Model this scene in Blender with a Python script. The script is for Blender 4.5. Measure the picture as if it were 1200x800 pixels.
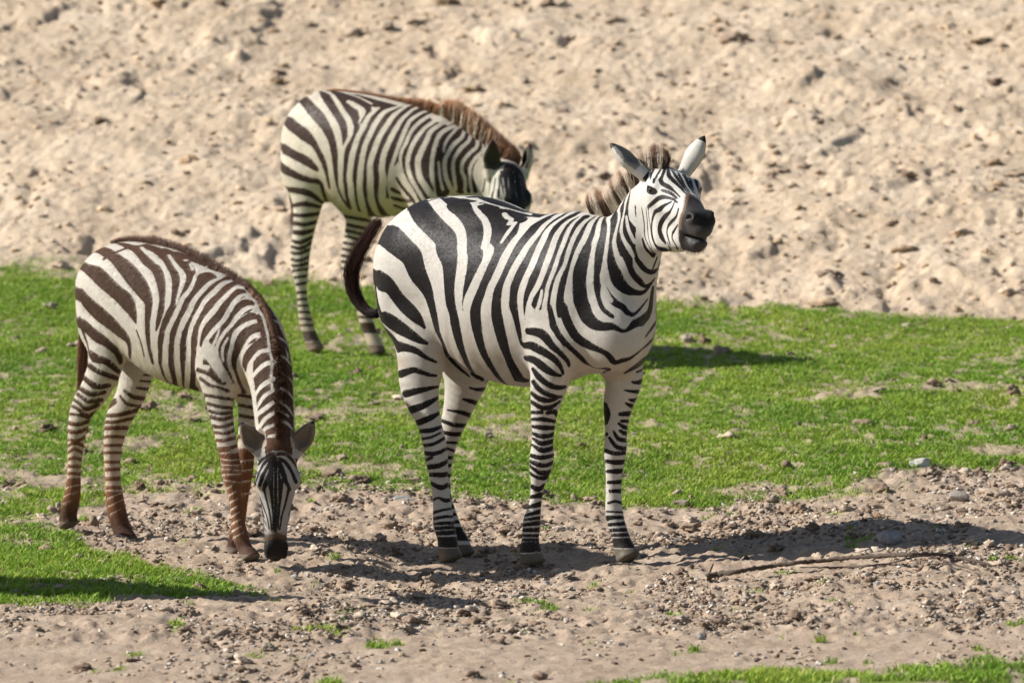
import bpy, math, random, os
import numpy as np
from mathutils import Vector, Matrix
from mathutils.bvhtree import BVHTree

for _o in list(bpy.data.objects):
    bpy.data.objects.remove(_o)
scene = bpy.context.scene
COL = scene.collection
rad = math.radians

# ------------------------------------------------------------------ camera
F_PX = 7750.0                  # focal length in photo pixels (photo is 1200 x 800)
CAM_H, CAM_D = 2.75, 25.0
PITCH = math.atan(600.0 / F_PX)          # horizon lies 600 px above the picture centre
cam_data = bpy.data.cameras.new('camera')
cam = bpy.data.objects.new('camera', cam_data)
COL.objects.link(cam)
cam.location = (0.0, -CAM_D, CAM_H)
cam.rotation_euler = (math.pi / 2 - PITCH, 0, 0)
cam_data.sensor_width = 36.0
cam_data.lens = F_PX / 1200.0 * 36.0
cam_data.clip_end = 4000.0
cam_data.dof.use_dof = True
cam_data.dof.focus_distance = 24.9
cam_data.dof.aperture_fstop = 4.8
scene.camera = cam

# ------------------------------------------------------------------ daylight
SUN_EL, SUN_AZ = 36.0, -6.0     # elevation; degrees from exact left towards the camera
to_sun = Vector((-math.cos(rad(SUN_AZ)) * math.cos(rad(SUN_EL)),
                 -math.sin(rad(SUN_AZ)) * math.cos(rad(SUN_EL)),
                 math.sin(rad(SUN_EL))))
world = bpy.data.worlds.new('World')
scene.world = world
world.use_nodes = True
wn = world.node_tree
for n in list(wn.nodes):
    wn.nodes.remove(n)
w_out = wn.nodes.new('ShaderNodeOutputWorld')
w_bg = wn.nodes.new('ShaderNodeBackground')
w_sky = wn.nodes.new('ShaderNodeTexSky')
w_sky.sky_type = 'NISHITA'
w_sky.sun_disc = False
w_sky.sun_elevation = rad(SUN_EL)
w_sky.sun_rotation = math.atan2(to_sun.x, to_sun.y)
w_bg.inputs['Strength'].default_value = 0.062
wn.links.new(w_sky.outputs['Color'], w_bg.inputs['Color'])
wn.links.new(w_bg.outputs['Background'], w_out.inputs['Surface'])
sun_data = bpy.data.lights.new('sun', 'SUN')
sun_data.energy = 5.0
sun_data.angle = rad(0.53)
sun_data.color = (1.0, 0.965, 0.91)
sun = bpy.data.objects.new('sun', sun_data)
COL.objects.link(sun)
sun.rotation_euler = to_sun.to_track_quat('Z', 'Y').to_euler()
scene.view_settings.view_transform = 'Standard'
scene.view_settings.look = 'None'
scene.view_settings.gamma = 1.0
scene.view_settings.exposure = 0.54
scene.view_settings.use_curve_mapping = False

# ------------------------------------------------------------------ photo pixel -> ray
CAM = np.array([0.0, -CAM_D, CAM_H])
_cp, _sp = math.cos(PITCH), math.sin(PITCH)
def ray(px, py):
    x = (px - 600.0) / F_PX
    y = -(py - 400.0) / F_PX
    return np.array([x, _cp + y * _sp, -_sp + y * _cp])
def atY(px, py, Y):
    d = ray(px, py)
    return CAM + d * ((Y + CAM_D) / d[1])
def atZ(px, py, z=0.0):
    d = ray(px, py)
    return CAM + d * ((z - CAM_H) / d[2])
def to_px(P):
    q = np.asarray(P, float) - CAM
    f = q[..., 1] * _cp - q[..., 2] * _sp
    u = q[..., 1] * _sp + q[..., 2] * _cp
    return 600 + F_PX * q[..., 0] / f, 400 - F_PX * u / f

# ------------------------------------------------------------------ small helpers
def tag(o, label=None, cat=None, group=None, kind=None):
    if label: o['label'] = label
    if cat: o['category'] = cat
    if group: o['group'] = group
    if kind: o['kind'] = kind
    return o
def mesh_obj(name, V, Fc, mat=None, parent=None, smooth=True, attrs=None, quads=True):
    V = np.ascontiguousarray(V, dtype=np.float32)
    me = bpy.data.meshes.new(name)
    if isinstance(Fc, np.ndarray):
        n, k = Fc.shape
        me.vertices.add(len(V)); me.vertices.foreach_set('co', V.ravel())
        me.loops.add(n * k); me.loops.foreach_set('vertex_index', np.ascontiguousarray(Fc, dtype=np.int32).ravel())
        me.polygons.add(n); me.polygons.foreach_set('loop_start', np.arange(0, n * k, k, dtype=np.int32))
        me.update(calc_edges=True)
    else:
        me.from_pydata([tuple(v) for v in V], [], Fc)
    if smooth:
        me.polygons.foreach_set('use_smooth', np.ones(len(me.polygons), dtype=bool))
    for an, (kind, data) in (attrs or {}).items():
        if kind == 'f':
            a = me.attributes.new(an, 'FLOAT', 'POINT'); a.data.foreach_set('value', np.ascontiguousarray(data, dtype=np.float32).ravel())
        else:
            a = me.attributes.new(an, 'FLOAT_COLOR', 'POINT')
            d4 = np.ones((len(V), 4), dtype=np.float32); d4[:, :3] = data
            a.data.foreach_set('color', d4.ravel())
    if mat: me.materials.append(mat)
    me.update()
    o = bpy.data.objects.new(name, me)
    COL.objects.link(o)
    if parent is not None: o.parent = parent
    return o
def hash3(ix, iy, iz, seed=0):
    h = (ix.astype(np.int64) * 374761393 + iy.astype(np.int64) * 668265263 + iz.astype(np.int64) * 2147483647 + seed * 144269504) & 0xffffffff
    h = ((h ^ (h >> 13)) * 1274126177) & 0xffffffff
    h = ((h ^ (h >> 16)) * 2246822519) & 0xffffffff
    return ((h ^ (h >> 15)) & 0xffffff).astype(np.float64) / float(0xffffff)
def noise2(x, y, seed=0):
    x = np.asarray(x, float); y = np.asarray(y, float)
    ix = np.floor(x).astype(np.int64); iy = np.floor(y).astype(np.int64)
    fx = x - ix; fy = y - iy
    fx = fx * fx * fx * (fx * (fx * 6 - 15) + 10); fy = fy * fy * fy * (fy * (fy * 6 - 15) + 10)
    z = np.zeros_like(ix)
    a = hash3(ix, iy, z, seed); b = hash3(ix + 1, iy, z, seed)
    c = hash3(ix, iy + 1, z, seed); d = hash3(ix + 1, iy + 1, z, seed)
    return (a * (1 - fx) + b * fx) * (1 - fy) + (c * (1 - fx) + d * fx) * fy
def fbm2(x, y, octv=4, seed=0, gain=0.5):
    s = 0; a = 1; t = 0
    for i in range(octv):
        s = s + a * (noise2(x * 2 ** i + 17.3 * i, y * 2 ** i - 9.1 * i, seed + i) - 0.5); t += a; a *= gain
    return s / t * 2          # about -1..1
# ================================================================== animal bodies: signed distance -> mesh
def _nrm(v):
    v = np.asarray(v, float); return v / np.linalg.norm(v)
class Prim:
    """tapered limb with elliptical cross-section between a and b; ra/rb = (side radius, other radius)"""
    def __init__(s, a, b, ra, rb, lat, k=0.03, cap=1.0):
        s.a = np.asarray(a, float); s.b = np.asarray(b, float)
        s.ra = ra if hasattr(ra, '__len__') else (ra, ra); s.rb = rb if hasattr(rb, '__len__') else (rb, rb)
        ax = s.b - s.a; s.L = np.linalg.norm(ax)
        s.ax = ax / s.L if s.L > 1e-6 else np.array([0, 0, 1.0])
        lat = np.asarray(lat, float); lat = lat - s.ax * lat.dot(s.ax); s.lat = _nrm(lat)
        s.up = np.cross(s.ax, s.lat); s.k = k; s.cap = cap
    def bounds(s):
        m = max(max(s.ra), max(s.rb)) + s.k + 0.03
        return np.minimum(s.a, s.b) - m, np.maximum(s.a, s.b) + m
    def dist(s, P):
        d = P - s.a
        t = np.clip(d.dot(s.ax) / max(s.L, 1e-6), 0, 1)
        rl = s.ra[0] + (s.rb[0] - s.ra[0]) * t; ru = s.ra[1] + (s.rb[1] - s.ra[1]) * t
        e = d - t[..., None] * (s.ax * s.L)
        l = e.dot(s.lat); u = e.dot(s.up); x = e.dot(s.ax)
        rm = np.minimum(rl, ru) * s.cap
        q0 = np.sqrt((l / rl) ** 2 + (u / ru) ** 2 + (x / rm) ** 2)
        q1 = np.sqrt((l / rl ** 2) ** 2 + (u / ru ** 2) ** 2 + (x / rm ** 2) ** 2)
        return q0 * (q0 - 1) / np.maximum(q1, 1e-6)
class Ell:
    def __init__(s, c, r, ax=None, k=0.03):
        s.c = np.asarray(c, float); s.r = np.asarray(r, float) * np.ones(3); s.M = np.eye(3) if ax is None else np.array([_nrm(a) for a in ax]); s.k = k
    def bounds(s):
        m = s.r.max() + s.k + 0.03
        return s.c - m, s.c + m
    def dist(s, P):
        q = (P - s.c).dot(s.M.T)
        q0 = np.sqrt(((q / s.r) ** 2).sum(-1)); q1 = np.sqrt(((q / s.r ** 2) ** 2).sum(-1))
        return q0 * (q0 - 1) / np.maximum(q1, 1e-6)
def smin(a, b, k):
    h = np.clip(0.5 + 0.5 * (b - a) / k, 0, 1)
    return b + (a - b) * h - k * h * (1 - h)
class Chain:
    """one smooth limb or trunk through control points (Catmull-Rom), so that sections leave no rings"""
    def __init__(s, pts, lat, k=0.03, cap=1.0, sub=4):
        Q = np.array([np.concatenate([np.asarray(p[0], float), np.asarray(p[1], float) * np.ones(2)]) for p in pts])
        E = np.vstack([2 * Q[0] - Q[1], Q, 2 * Q[-1] - Q[-2]]); out = []
        for i in range(1, len(E) - 2):
            for j in range(sub):
                t = j / sub; a, b, c, d = E[i - 1], E[i], E[i + 1], E[i + 2]
                out.append(0.5 * ((2 * b) + (c - a) * t + (2 * a - 5 * b + 4 * c - d) * t * t + (3 * b - a - 3 * c + d) * t ** 3))
        out.append(Q[-1]); out = np.array(out); out[:, 3:] = np.maximum(out[:, 3:], 0.004)
        s.segs = [Prim(a[:3], b[:3], a[3:], b[3:], lat, k, cap) for a, b in zip(out[:-1], out[1:])]; s.k = k; s.Q = Q
    def bounds(s):
        B = [p.bounds() for p in s.segs]
        return np.min([b[0] for b in B], 0), np.max([b[1] for b in B], 0)
    def dist(s, P):
        D = np.full(P.shape[:-1], 1.0)
        org = P[0, 0, 0]; h = P[1, 1, 1] - org
        for p in s.segs:
            a, b = p.bounds()
            i0 = np.maximum(((a - org) / h).astype(int) - 1, 0); i1 = np.minimum(((b - org) / h).astype(int) + 2, P.shape[:3])
            sl = tuple(slice(i0[i], i1[i]) for i in range(3))
            D[sl] = smin(D[sl], p.dist(P[sl]), 0.004)
        return D
def chain(pts, lat, k=0.03, cap=1.0):
    return [Chain(pts, lat, k, cap)]
def surf_nets(D, org, h):
    nx, ny, nz = D.shape
    S = D < 0
    c = S[:-1, :-1, :-1]
    cnt = np.zeros(c.shape, np.int8)
    for i in (0, 1):
        for j in (0, 1):
            for k in (0, 1):
                cnt += S[i:nx - 1 + i, j:ny - 1 + j, k:nz - 1 + k]
    act = (cnt > 0) & (cnt < 8)
    idx = np.full(act.shape, -1, np.int64)
    cells = np.argwhere(act); idx[act] = np.arange(len(cells))
    acc = np.zeros((len(cells), 3)); n = np.zeros(len(cells))
    cor = [(i, j, k) for i in (0, 1) for j in (0, 1) for k in (0, 1)]
    val = {cc: D[cells[:, 0] + cc[0], cells[:, 1] + cc[1], cells[:, 2] + cc[2]] for cc in cor}
    for a in cor:
        for ax in range(3):
            if a[ax] == 0:
                b = list(a); b[ax] = 1; b = tuple(b)
                va, vb = val[a], val[b]
                m = (va < 0) != (vb < 0)
                t = va[m] / (va[m] - vb[m])
                p = np.repeat(np.array(a, float)[None], m.sum(), 0); p[:, ax] = t
                acc[m] += p; n[m] += 1
    V = (cells + acc / n[:, None]) * h + org
    quads = []
    for ax in range(3):
        sl0 = [slice(None)] * 3; sl1 = [slice(None)] * 3
        sl0[ax] = slice(0, -1); sl1[ax] = slice(1, None)
        A = S[tuple(sl0)]; B = S[tuple(sl1)]
        e = np.argwhere(A != B)
        o1, o2 = [(1, 2), (2, 0), (0, 1)][ax]
        ok = (e[:, o1] > 0) & (e[:, o2] > 0) & (e[:, o1] < D.shape[o1] - 1) & (e[:, o2] < D.shape[o2] - 1)
        e = e[ok]
        flip = A[e[:, 0], e[:, 1], e[:, 2]]
        def cell(d1, d2):
            q = e.copy(); q[:, o1] -= d1; q[:, o2] -= d2
            return idx[q[:, 0], q[:, 1], q[:, 2]]
        q = np.stack([cell(1, 1), cell(0, 1), cell(0, 0), cell(1, 0)], 1)
        q[~flip] = q[~flip][:, ::-1]
        quads.append(q)
    return V, np.concatenate(quads)
def build_field(core, legs, cuts, h, leg_k=0.05):
    """core: prims; legs: list of prim lists; cuts: carved-out shapes. Returns V, F, part id (0 core, 1.. legs)"""
    allp = core + [p for l in legs for p in l]
    lo = np.min([p.bounds()[0] for p in allp], 0); hi = np.max([p.bounds()[1] for p in allp], 0)
    dims = np.ceil((hi - lo) / h).astype(int) + 1
    xs = [lo[i] + h * np.arange(dims[i]) for i in range(3)]
    def accumulate(prims):
        D = np.full(dims, 0.35, np.float32)
        for p in prims:
            a, b = p.bounds()
            i0 = np.maximum(((a - lo) / h).astype(int), 0); i1 = np.minimum(((b - lo) / h).astype(int) + 2, dims)
            X, Y, Z = np.meshgrid(*[xs[i][i0[i]:i1[i]] for i in range(3)], indexing='ij')
            P = np.stack([X, Y, Z], -1)
            d = p.dist(P)
            sl = tuple(slice(i0[i], i1[i]) for i in range(3))
            D[sl] = smin(D[sl], d, p.k)
        return D
    C = accumulate(core)
    out = C.copy(); pid = np.zeros(dims, np.int8)
    for li, l in enumerate(legs):
        L = accumulate(l)
        M = smin(C, L, leg_k)
        m = M < out
        out[m] = M[m]
        pid[(L < C) & m] = li + 1
    for p in cuts:
        a, b = p.bounds()
        i0 = np.maximum(((a - lo) / h).astype(int), 0); i1 = np.minimum(((b - lo) / h).astype(int) + 2, dims)
        if (i1 <= i0).any(): continue
        X, Y, Z = np.meshgrid(*[xs[i][i0[i]:i1[i]] for i in range(3)], indexing='ij')
        d = -p.dist(np.stack([X, Y, Z], -1))
        sl = tuple(slice(i0[i], i1[i]) for i in range(3))
        kk = p.k
        out[sl] = -smin(-out[sl], -d, kk)
    V, Fq = surf_nets(out, lo, h)
    ii = np.clip(np.round((V - lo) / h).astype(int), 0, dims - 1)
    part = pid[ii[:, 0], ii[:, 1], ii[:, 2]]
    # two light smoothing passes take the grid stepping out
    e = np.concatenate([Fq[:, [0, 1]], Fq[:, [1, 2]], Fq[:, [2, 3]], Fq[:, [3, 0]]])
    for it in range(2):
        S = np.zeros_like(V); n = np.zeros(len(V))
        for c in range(3):
            S[:, c] = np.bincount(e[:, 0], V[e[:, 1], c], len(V)) + np.bincount(e[:, 1], V[e[:, 0], c], len(V))
        n = np.bincount(e[:, 0], minlength=len(V)) + np.bincount(e[:, 1], minlength=len(V))
        V = V * 0.5 + 0.5 * S / n[:, None]
    return V, Fq, part
# ================================================================== zebra frames
class Zeb:
    def __init__(s, origin, yaw):
        s.O = np.array(origin, float); t = rad(yaw); s.yaw = yaw
        s.Fw = np.array([math.cos(t), -math.sin(t), 0.0])     # forward
        s.R = np.array([-math.sin(t), -math.cos(t), 0.0])     # animal's right side (towards the camera)
        s.core, s.legs, s.cuts = [], [], []
    def J(s, px, py, v=0.0):
        d = ray(px, py); t = (v - (CAM - s.O).dot(s.R)) / d.dot(s.R)
        return CAM + d * t
    def torso(s, secs, k=0.05):
        s.core += chain([(s.J(a, b, 0), (rl, rv)) for a, b, rl, rv in secs], s.R, k)
    def limb(s, secs, group, k=0.025, cap=1.0):
        g = chain([(s.J(a, b, v), (r, r2)) for a, b, v, r, r2 in secs], s.R, k, cap)
        if group is None: s.core += g
        else:
            while len(s.legs) <= group: s.legs.append([])
            s.legs[group] += g
    def ell(s, px, py, v, r, group=None, k=0.05, ax=None):
        e = Ell(s.J(px, py, v), r, ax or (s.Fw, s.R, (0, 0, 1)), k)
        if group is None: s.core.append(e)
        else: s.legs[group].append(e)
class Head:
    """f = along the face to the muzzle, l = sideways, u = out of the forehead"""
    def __init__(s, H0, f, l, scale=1.0):
        s.H0 = np.array(H0, float); s.f = _nrm(f); l = np.array(l, float); s.l = _nrm(l - s.f * s.f.dot(l))
        s.u = np.cross(s.l, s.f)
        if s.u.dot([0, -0.6, 0.8]) < 0: s.u = -s.u
        s.s = scale; s.ears = []
    def P(s, f, l, u):
        return s.H0 + s.s * (s.f * f + s.l * l + s.u * u)
    def prims(s, wide=1.0):
        S = s.s; P = s.P; ax = (s.f, s.l, s.u)
        def C(a, b, ra, rb, k=0.03): return Prim(P(*a), P(*b), (ra[0] * S * wide, ra[1] * S), (rb[0] * S * wide, rb[1] * S), s.l, k * S)
        out = [C((0.0, 0, .02), (.13, 0, .025), (.088, .09), (.092, .078), .04),
               C((.13, 0, .02), (.30, 0, .0), (.088, .078), (.052, .06), .04),
               C((.30, 0, .0), (.44, 0, -.012), (.050, .060), (.047, .048), .03)]
        for sg in (-1, 1):
            out += [C((.03, .045 * sg, -.085), (.15, .040 * sg, -.085), (.042, .105), (.036, .085), .04),     # cheek
                    C((.08, .03 * sg, -.160), (.36, .018 * sg, -.085), (.032, .032), (.028, .036), .04),     # jaw bar
                    Ell(P(.125, .078 * sg, .058), np.array([.038, .022, .030]) * S, ax, .02 * S),             # brow
                    Ell(P(.448, .035 * sg, .008), np.array([.038, .021, .028]) * S, ax, .018 * S),             # nostril flare
                    C((.20, .058 * sg, .0), (.30, .040 * sg, -.01), (.014, .014), (.010, .010), .03)]       # facial crest
        out += [C((.12, 0, -.06), (.37, 0, -.05), (.050, .085), (.046, .055), .04), C((.42, 0, -.030), (.476, 0, -.030), (.047, .034), (.036, .030), .02),                          # upper lip
                C((.32, 0, -.088), (.40, 0, -.098), (.038, .034), (.038, .030), .02), C((.40, 0, -.098), (.452, 0, -.088), (.038, .028), (.030, .018), .012)]                          # chin / lower lip
        return out
    def cuts(s, mouth=1.0):
        S = s.s; P = s.P; ax = (s.f, s.l, s.u); out = []
        for sg in (-1, 1):
            out.append(Ell(P(.458, .056 * sg, .012), np.array([.026, .018, .011]) * S, (_nrm(s.f + s.u * .45), s.l, _nrm(s.u - s.f * .45)), .006 * S))         # nostril
            out.append(Ell(P(.135, .105 * sg, .050), np.array([.020, .014, .010]) * S, ax, .008 * S))         # eye socket
        out.append(Ell(P(.46, 0, -.066), np.array([.075, .07, .006 * mouth]) * S, ax, .006 * S))              # mouth slit
        return out
    def ear(s, base, tip, face, w, group=None):
        """cupped ear: base/tip world points, face = direction the cup opens"""
        b = np.array(base, float); t = np.array(tip, float); ax = _nrm(t - b); s.ears.append((b, t, np.array(face, float), w)); face = np.array(face, float)
        face = _nrm(face - ax * face.dot(ax)); side = np.cross(ax, face); L = np.linalg.norm(t - b)
        m1 = b + ax * L * .42; w = w / 2
        outer = [Chain([(b - ax * .02, (w * .60, w * .50)), (b + ax * L * .22, (w * .85, w * .62)), (b + ax * L * .48, (w, w * .68)), (b + ax * L * .76, (w * .66, w * .46)), (t - ax * w * .08, (w * .12, w * .12))], side, .012)]
        inner = [Prim(b + ax * L * .22 + face * w * .75, m1 + face * w * .62, (w * .30, w * .42), (w * .74, w * .72), side, .010),
                 Prim(m1 + face * w * .62, t - ax * w * .7 + face * w * .45, (w * .74, w * .72), (w * .20, w * .36), side, .010)]
        return outer, inner
def hoof(z, px, py_top, py_bot, v, r, group):
    """flaring hoof capsule"""
    a = z.J(px, py_top, v); b = z.J(px, py_bot, v); b2 = b.copy()
    fw = z.Fw * r * .35
    z.legs[group] += [Prim(a, b + fw + np.array([0, 0, r * .35]), (r * .78, r * .82), (r * 1.0, r * 1.1), z.R, .012, .35)]
    return b

# ---------------------------------------------------------------- 1: standing zebra in front
Z1 = Zeb(atY(600, 652, 0.0) * np.array([1, 1, 0]), 42)
Z1.torso([(488, 322, .165, .175), (512, 308, .225, .245), (552, 322, .235, .275), (590, 345, .25, .325), (630, 352, .245, .325),
          (674, 345, .22, .30), (710, 348, .175, .235)], .06)
Z1.ell(493, 352, 0, (.13, .20, .18)); Z1.ell(560, 262, 0, (.22, .13, .10))
Z1.ell(716, 385, 0, (.13, .165, .15), k=.10); Z1.ell(690, 275, 0, (.14, .07, .075), k=.06)
Z1.ell(655, 365, .15, (.13, .075, .20), k=.06); Z1.ell(688, 365, -.15, (.13, .075, .20), k=.06)
Z1.ell(722, 392, .085, (.10, .085, .13), k=.08); Z1.ell(726, 390, -.085, (.10, .085, .13), k=.08)
# neck
Z1.core += chain([(Z1.J(704, 340), (.145, .225)), (Z1.J(727, 311), (.112, .170)), (Z1.J(745, 276), (.086, .125)), (Z1.J(762, 246), (.076, .110))], Z1.R, .06)
H1 = Head(atY(777, 229, -.47), (.285, -.945, -.15), (.957, .29, 0), 1.0)
Z1.core += H1.prims()
Z1.cuts += H1.cuts(.8)
# near fore, far fore, near hind, far hind
Z1.limb([(655, 395, .15, .07, .12), (645, 440, .15, .062, .085), (638, 480, .14, .045, .055), (636, 515, .14, .036, .042), (635, 535, .14, .041, .046),
         (633, 551, .14, .036, .040), (630, 568, .14, .024, .026), (627, 592, .14, .0215, .0235), (623, 611, .14, .031, .032), (622, 628, .14, .029, .031), (621, 640, .14, .034, .036)], 0)
Z1.limb([(718, 400, -.15, .07, .12), (731, 440, -.14, .060, .080), (724, 475, -.13, .045, .060), (722, 505, -.13, .038, .043), (721, 528, -.13, .041, .042),
         (720, 548, -.13, .031, .034), (719, 575, -.13, .0265, .030), (720, 602, -.13, .031, .034), (724, 618, -.13, .031, .032), (729, 634, -.13, .032, .034), (731, 642, -.13, .034, .038)], 1)
Z1.limb([(492, 375, .12, .08, .14), (494, 415, .12, .080, .105), (492, 455, .13, .060, .082), (502, 492, .13, .040, .052), (509, 518, .13, .040, .046), (512, 540, .13, .040, .043),
         (515, 565, .13, .031, .034), (518, 590, .13, .031, .036), (520, 612, .13, .036, .042), (524, 630, .13, .034, .038), (525, 640, .13, .036, .038)], 2)
Z1.limb([(535, 385, -.12, .09, .15), (547, 425, -.12, .085, .115), (541, 462, -.12, .055, .074), (530, 498, -.12, .038, .050), (522, 522, -.12, .034, .045),
         (519, 552, -.12, .026, .034), (520, 580, -.12, .026, .030), (527, 608, -.12, .030, .034), (535, 627, -.12, .030, .032), (539, 634, -.12, .032, .034)], 3)
Z1.hoofs = [hoof(Z1, 621, 642, 663, .14, .047, 0), hoof(Z1, 732, 644, 658, -.13, .047, 1), hoof(Z1, 525, 642, 658, .13, .043, 2), hoof(Z1, 541, 638, 653, -.12, .040, 3)]
eo, ei = H1.ear(H1.P(-.01, -.085, .085), atY(715, 168, -.47), (.55, -.35, .55), .084); Z1.core += eo; Z1.cuts += ei
eo, ei = H1.ear(H1.P(-.01, .085, .085), atY(826, 159, -.44), (.55, .6, -.2), .080); Z1.core += eo; Z1.cuts += ei

# ---------------------------------------------------------------- 2: grazing foal on the left
Z2 = Zeb(atY(262, 652, 0.12) * np.array([1, 1, 0]), 47)
Z2.torso([(120, 350, .095, .13), (132, 340, .14, .165), (152, 342, .165, .198), (178, 356, .175, .235), (207, 371, .18, .255), (236, 382, .17, .245),
          (264, 396, .14, .225), (282, 408, .115, .17)], .05)
Z2.ell(128, 374, 0, (.09, .14, .14)); Z2.ell(255, 410, .10, (.10, .06, .17)); Z2.ell(283, 410, -.10, (.10, .06, .17))
Z2.ell(287, 425, 0, (.08, .115, .11))
n2lat = (1, .25, 0)
Z2.core += chain([(Z2.J(283, 385), (.10, .16)), (atY(304, 402, -.06), (.095, .135)), (atY(317, 440, -.20), (.080, .115)), (atY(321, 478, -.30), (.073, .098)), (atY(324, 515, -.36), (.070, .085))], n2lat, .05)
H2 = Head(atY(325, 526, -.38), (-.02, .10, -1), (1, .12, 0.02), .86)
Z2.core += H2.prims(.90); Z2.cuts += H2.cuts(.3)
Z2.limb([(262, 400, .10, .06, .12), (258, 440, .11, .050, .085), (258, 475, .11, .040, .055), (264, 510, .11, .034, .042), (270, 540, .11, .034, .038), (272, 556, .11, .036, .037),
         (275, 578, .11, .023, .025), (278, 605, .11, .022, .024), (281, 625, .11, .029, .029), (286, 640, .11, .026, .027), (290, 648, .11, .028, .030)], 0)
Z2.limb([(292, 420, -.09, .05, .10), (293, 460, -.09, .040, .06), (290, 500, -.09, .030, .038), (288, 540, -.09, .030, .032), (286, 560, -.09, .029, .030),
         (284, 585, -.09, .021, .022), (280, 612, -.09, .023, .024), (276, 630, -.09, .025, .026), (275, 640, -.09, .026, .026)], 1)
Z2.limb([(126, 385, .09, .06, .11), (124, 425, .09, .058, .078), (112, 455, .09, .050, .062), (97, 478, .09, .038, .052), (91, 500, .09, .034, .040), (89, 522, .09, .029, .032),
         (87, 548, .09, .024, .026), (86, 572, .09, .027, .029), (83, 588, .09, .032, .033), (81, 600, .09, .029, .030), (80, 606, .09, .031, .032)], 2)
Z2.limb([(155, 395, -.09, .06, .12), (160, 430, -.09, .058, .080), (154, 460, -.09, .048, .062), (140, 488, -.09, .042, .056), (134, 510, -.09, .038, .043), (132, 530, -.09, .032, .035),
         (132, 555, -.09, .028, .030), (134, 580, -.09, .032, .034), (137, 600, -.09, .036, .036), (142, 618, -.09, .033, .034), (145, 626, -.09, .035, .036)], 3)
Z2.hoofs = [hoof(Z2, 291, 648, 658, .11, .038, 0), hoof(Z2, 274, 640, 651, -.09, .033, 1), hoof(Z2, 78, 606, 618, .09, .038, 2), hoof(Z2, 147, 626, 636, -.09, .038, 3)]
eo, ei = H2.ear(H2.P(.01, -.075, .03), atY(282, 494, -.42), (.05, -1, -.1), .072); Z2.core += eo; Z2.cuts += ei
eo, ei = H2.ear(H2.P(.01, .075, .03), atY(368, 493, -.40), (-.05, -1, -.1), .072); Z2.core += eo; Z2.cuts += ei

# ---------------------------------------------------------------- 3: zebra standing behind
Z3 = Zeb(atY(440, 415, 6.0) * np.array([1, 1, 0]), 30)
Z3.O[2] = atY(440, 415, 6.0)[2]
Z3.torso([(361, 170, .12, .155), (380, 161, .17, .218), (404, 172, .20, .262), (440, 184, .21, .282), (478, 186, .20, .254), (508, 190, .165, .212), (530, 204, .12, .17)], .05)
Z3.ell(362, 195, 0, (.12, .16, .16)); Z3.ell(500, 205, .12, (.11, .06, .17)); Z3.ell(515, 205, -.12, (.11, .06, .17))
Z3.core += chain([(Z3.J(515, 186), (.13, .18)), (Z3.J(543, 197), (.10, .165)), (Z3.J(566, 207), (.085, .14)), (Z3.J(584, 214), (.075, .115))], Z3.R, .05)
H3 = Head(Z3.J(593, 212) + np.array([0.0, -.03, 0]), (.12, -.50, -.86), (.95, .28, -.05), .95)
Z3.core += H3.prims(); Z3.cuts += H3.cuts(.3)
Z3.limb([(361, 205, .10, .07, .11), (360, 240, .10, .058, .072), (356, 270, .10, .045, .052), (352, 293, .10, .036, .050), (352, 315, .10, .035, .040), (353, 335, .10, .025, .027),
         (355, 355, .10, .022, .025), (358, 375, .10, .029, .032), (362, 388, .10, .029, .031), (366, 400, .10, .032, .033)], 2)
Z3.limb([(405, 215, -.10, .08, .12), (420, 250, -.10, .060, .068), (417, 275, -.10, .048, .055), (411, 300, -.10, .036, .050), (411, 320, -.10, .034, .040), (416, 340, -.10, .026, .028),
         (424, 360, -.10, .026, .029), (430, 378, -.10, .030, .033), (435, 392, -.10, .029, .030), (438, 400, -.10, .032, .033)], 3)
Z3.limb([(500, 215, .12, .06, .11), (500, 260, .12, .045, .06), (502, 300, .12, .032, .038), (502, 322, .12, .036, .038), (503, 350, .12, .022, .025), (503, 375, .12, .022, .024), (504, 390, .12, .030, .030), (507, 408, .12, .031, .033)], 0)
Z3.limb([(530, 215, -.12, .06, .11), (532, 260, -.12, .045, .06), (534, 300, -.12, .032, .038), (535, 322, -.12, .036, .038), (536, 350, -.12, .022, .025), (536, 375, -.12, .022, .024), (537, 390, -.12, .030, .030), (540, 405, -.12, .031, .033)], 1)
Z3.hoofs = [hoof(Z3, 508, 412, 424, .12, .038, 0), hoof(Z3, 541, 408, 420, -.12, .038, 1), hoof(Z3, 367, 401, 413, .10, .040, 2), hoof(Z3, 440, 402, 416, -.10, .038, 3)]
eo, ei = H3.ear(H3.P(-.02, -.085, .04), Z3.J(577, 163, .10), (.25, -1, -.1), .085); Z3.core += eo; Z3.cuts += ei
eo, ei = H3.ear(H3.P(-.02, .085, .04), Z3.J(621, 168, -.08), (-.7, -.3, .2), .075); Z3.core += eo; Z3.cuts += ei

Z1.leg_v = (.14, -.13, .13, -.12); Z2.leg_v = (.11, -.09, .09, -.09); Z3.leg_v = (.12, -.12, .10, -.10)

def get_body(z, name, h):
    cf = os.environ.get('ZCACHE')
    if cf:
        import hashlib, pickle
        key = hashlib.md5(repr([(type(p).__name__, [np.round(np.asarray(v, float), 5).tolist() for kk, v in vars(p).items() if kk != 'segs']) for l in [z.core] + z.legs + [z.cuts] for p in l]).encode() + str(h).encode()).hexdigest()
        fn = os.path.join(cf, name + '_' + key + '.pkl')
        if os.path.exists(fn): return pickle.load(open(fn, 'rb'))
    r = build_field(z.core, z.legs, z.cuts, h)
    if cf: pickle.dump(r, open(fn, 'wb'))
    return r
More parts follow.
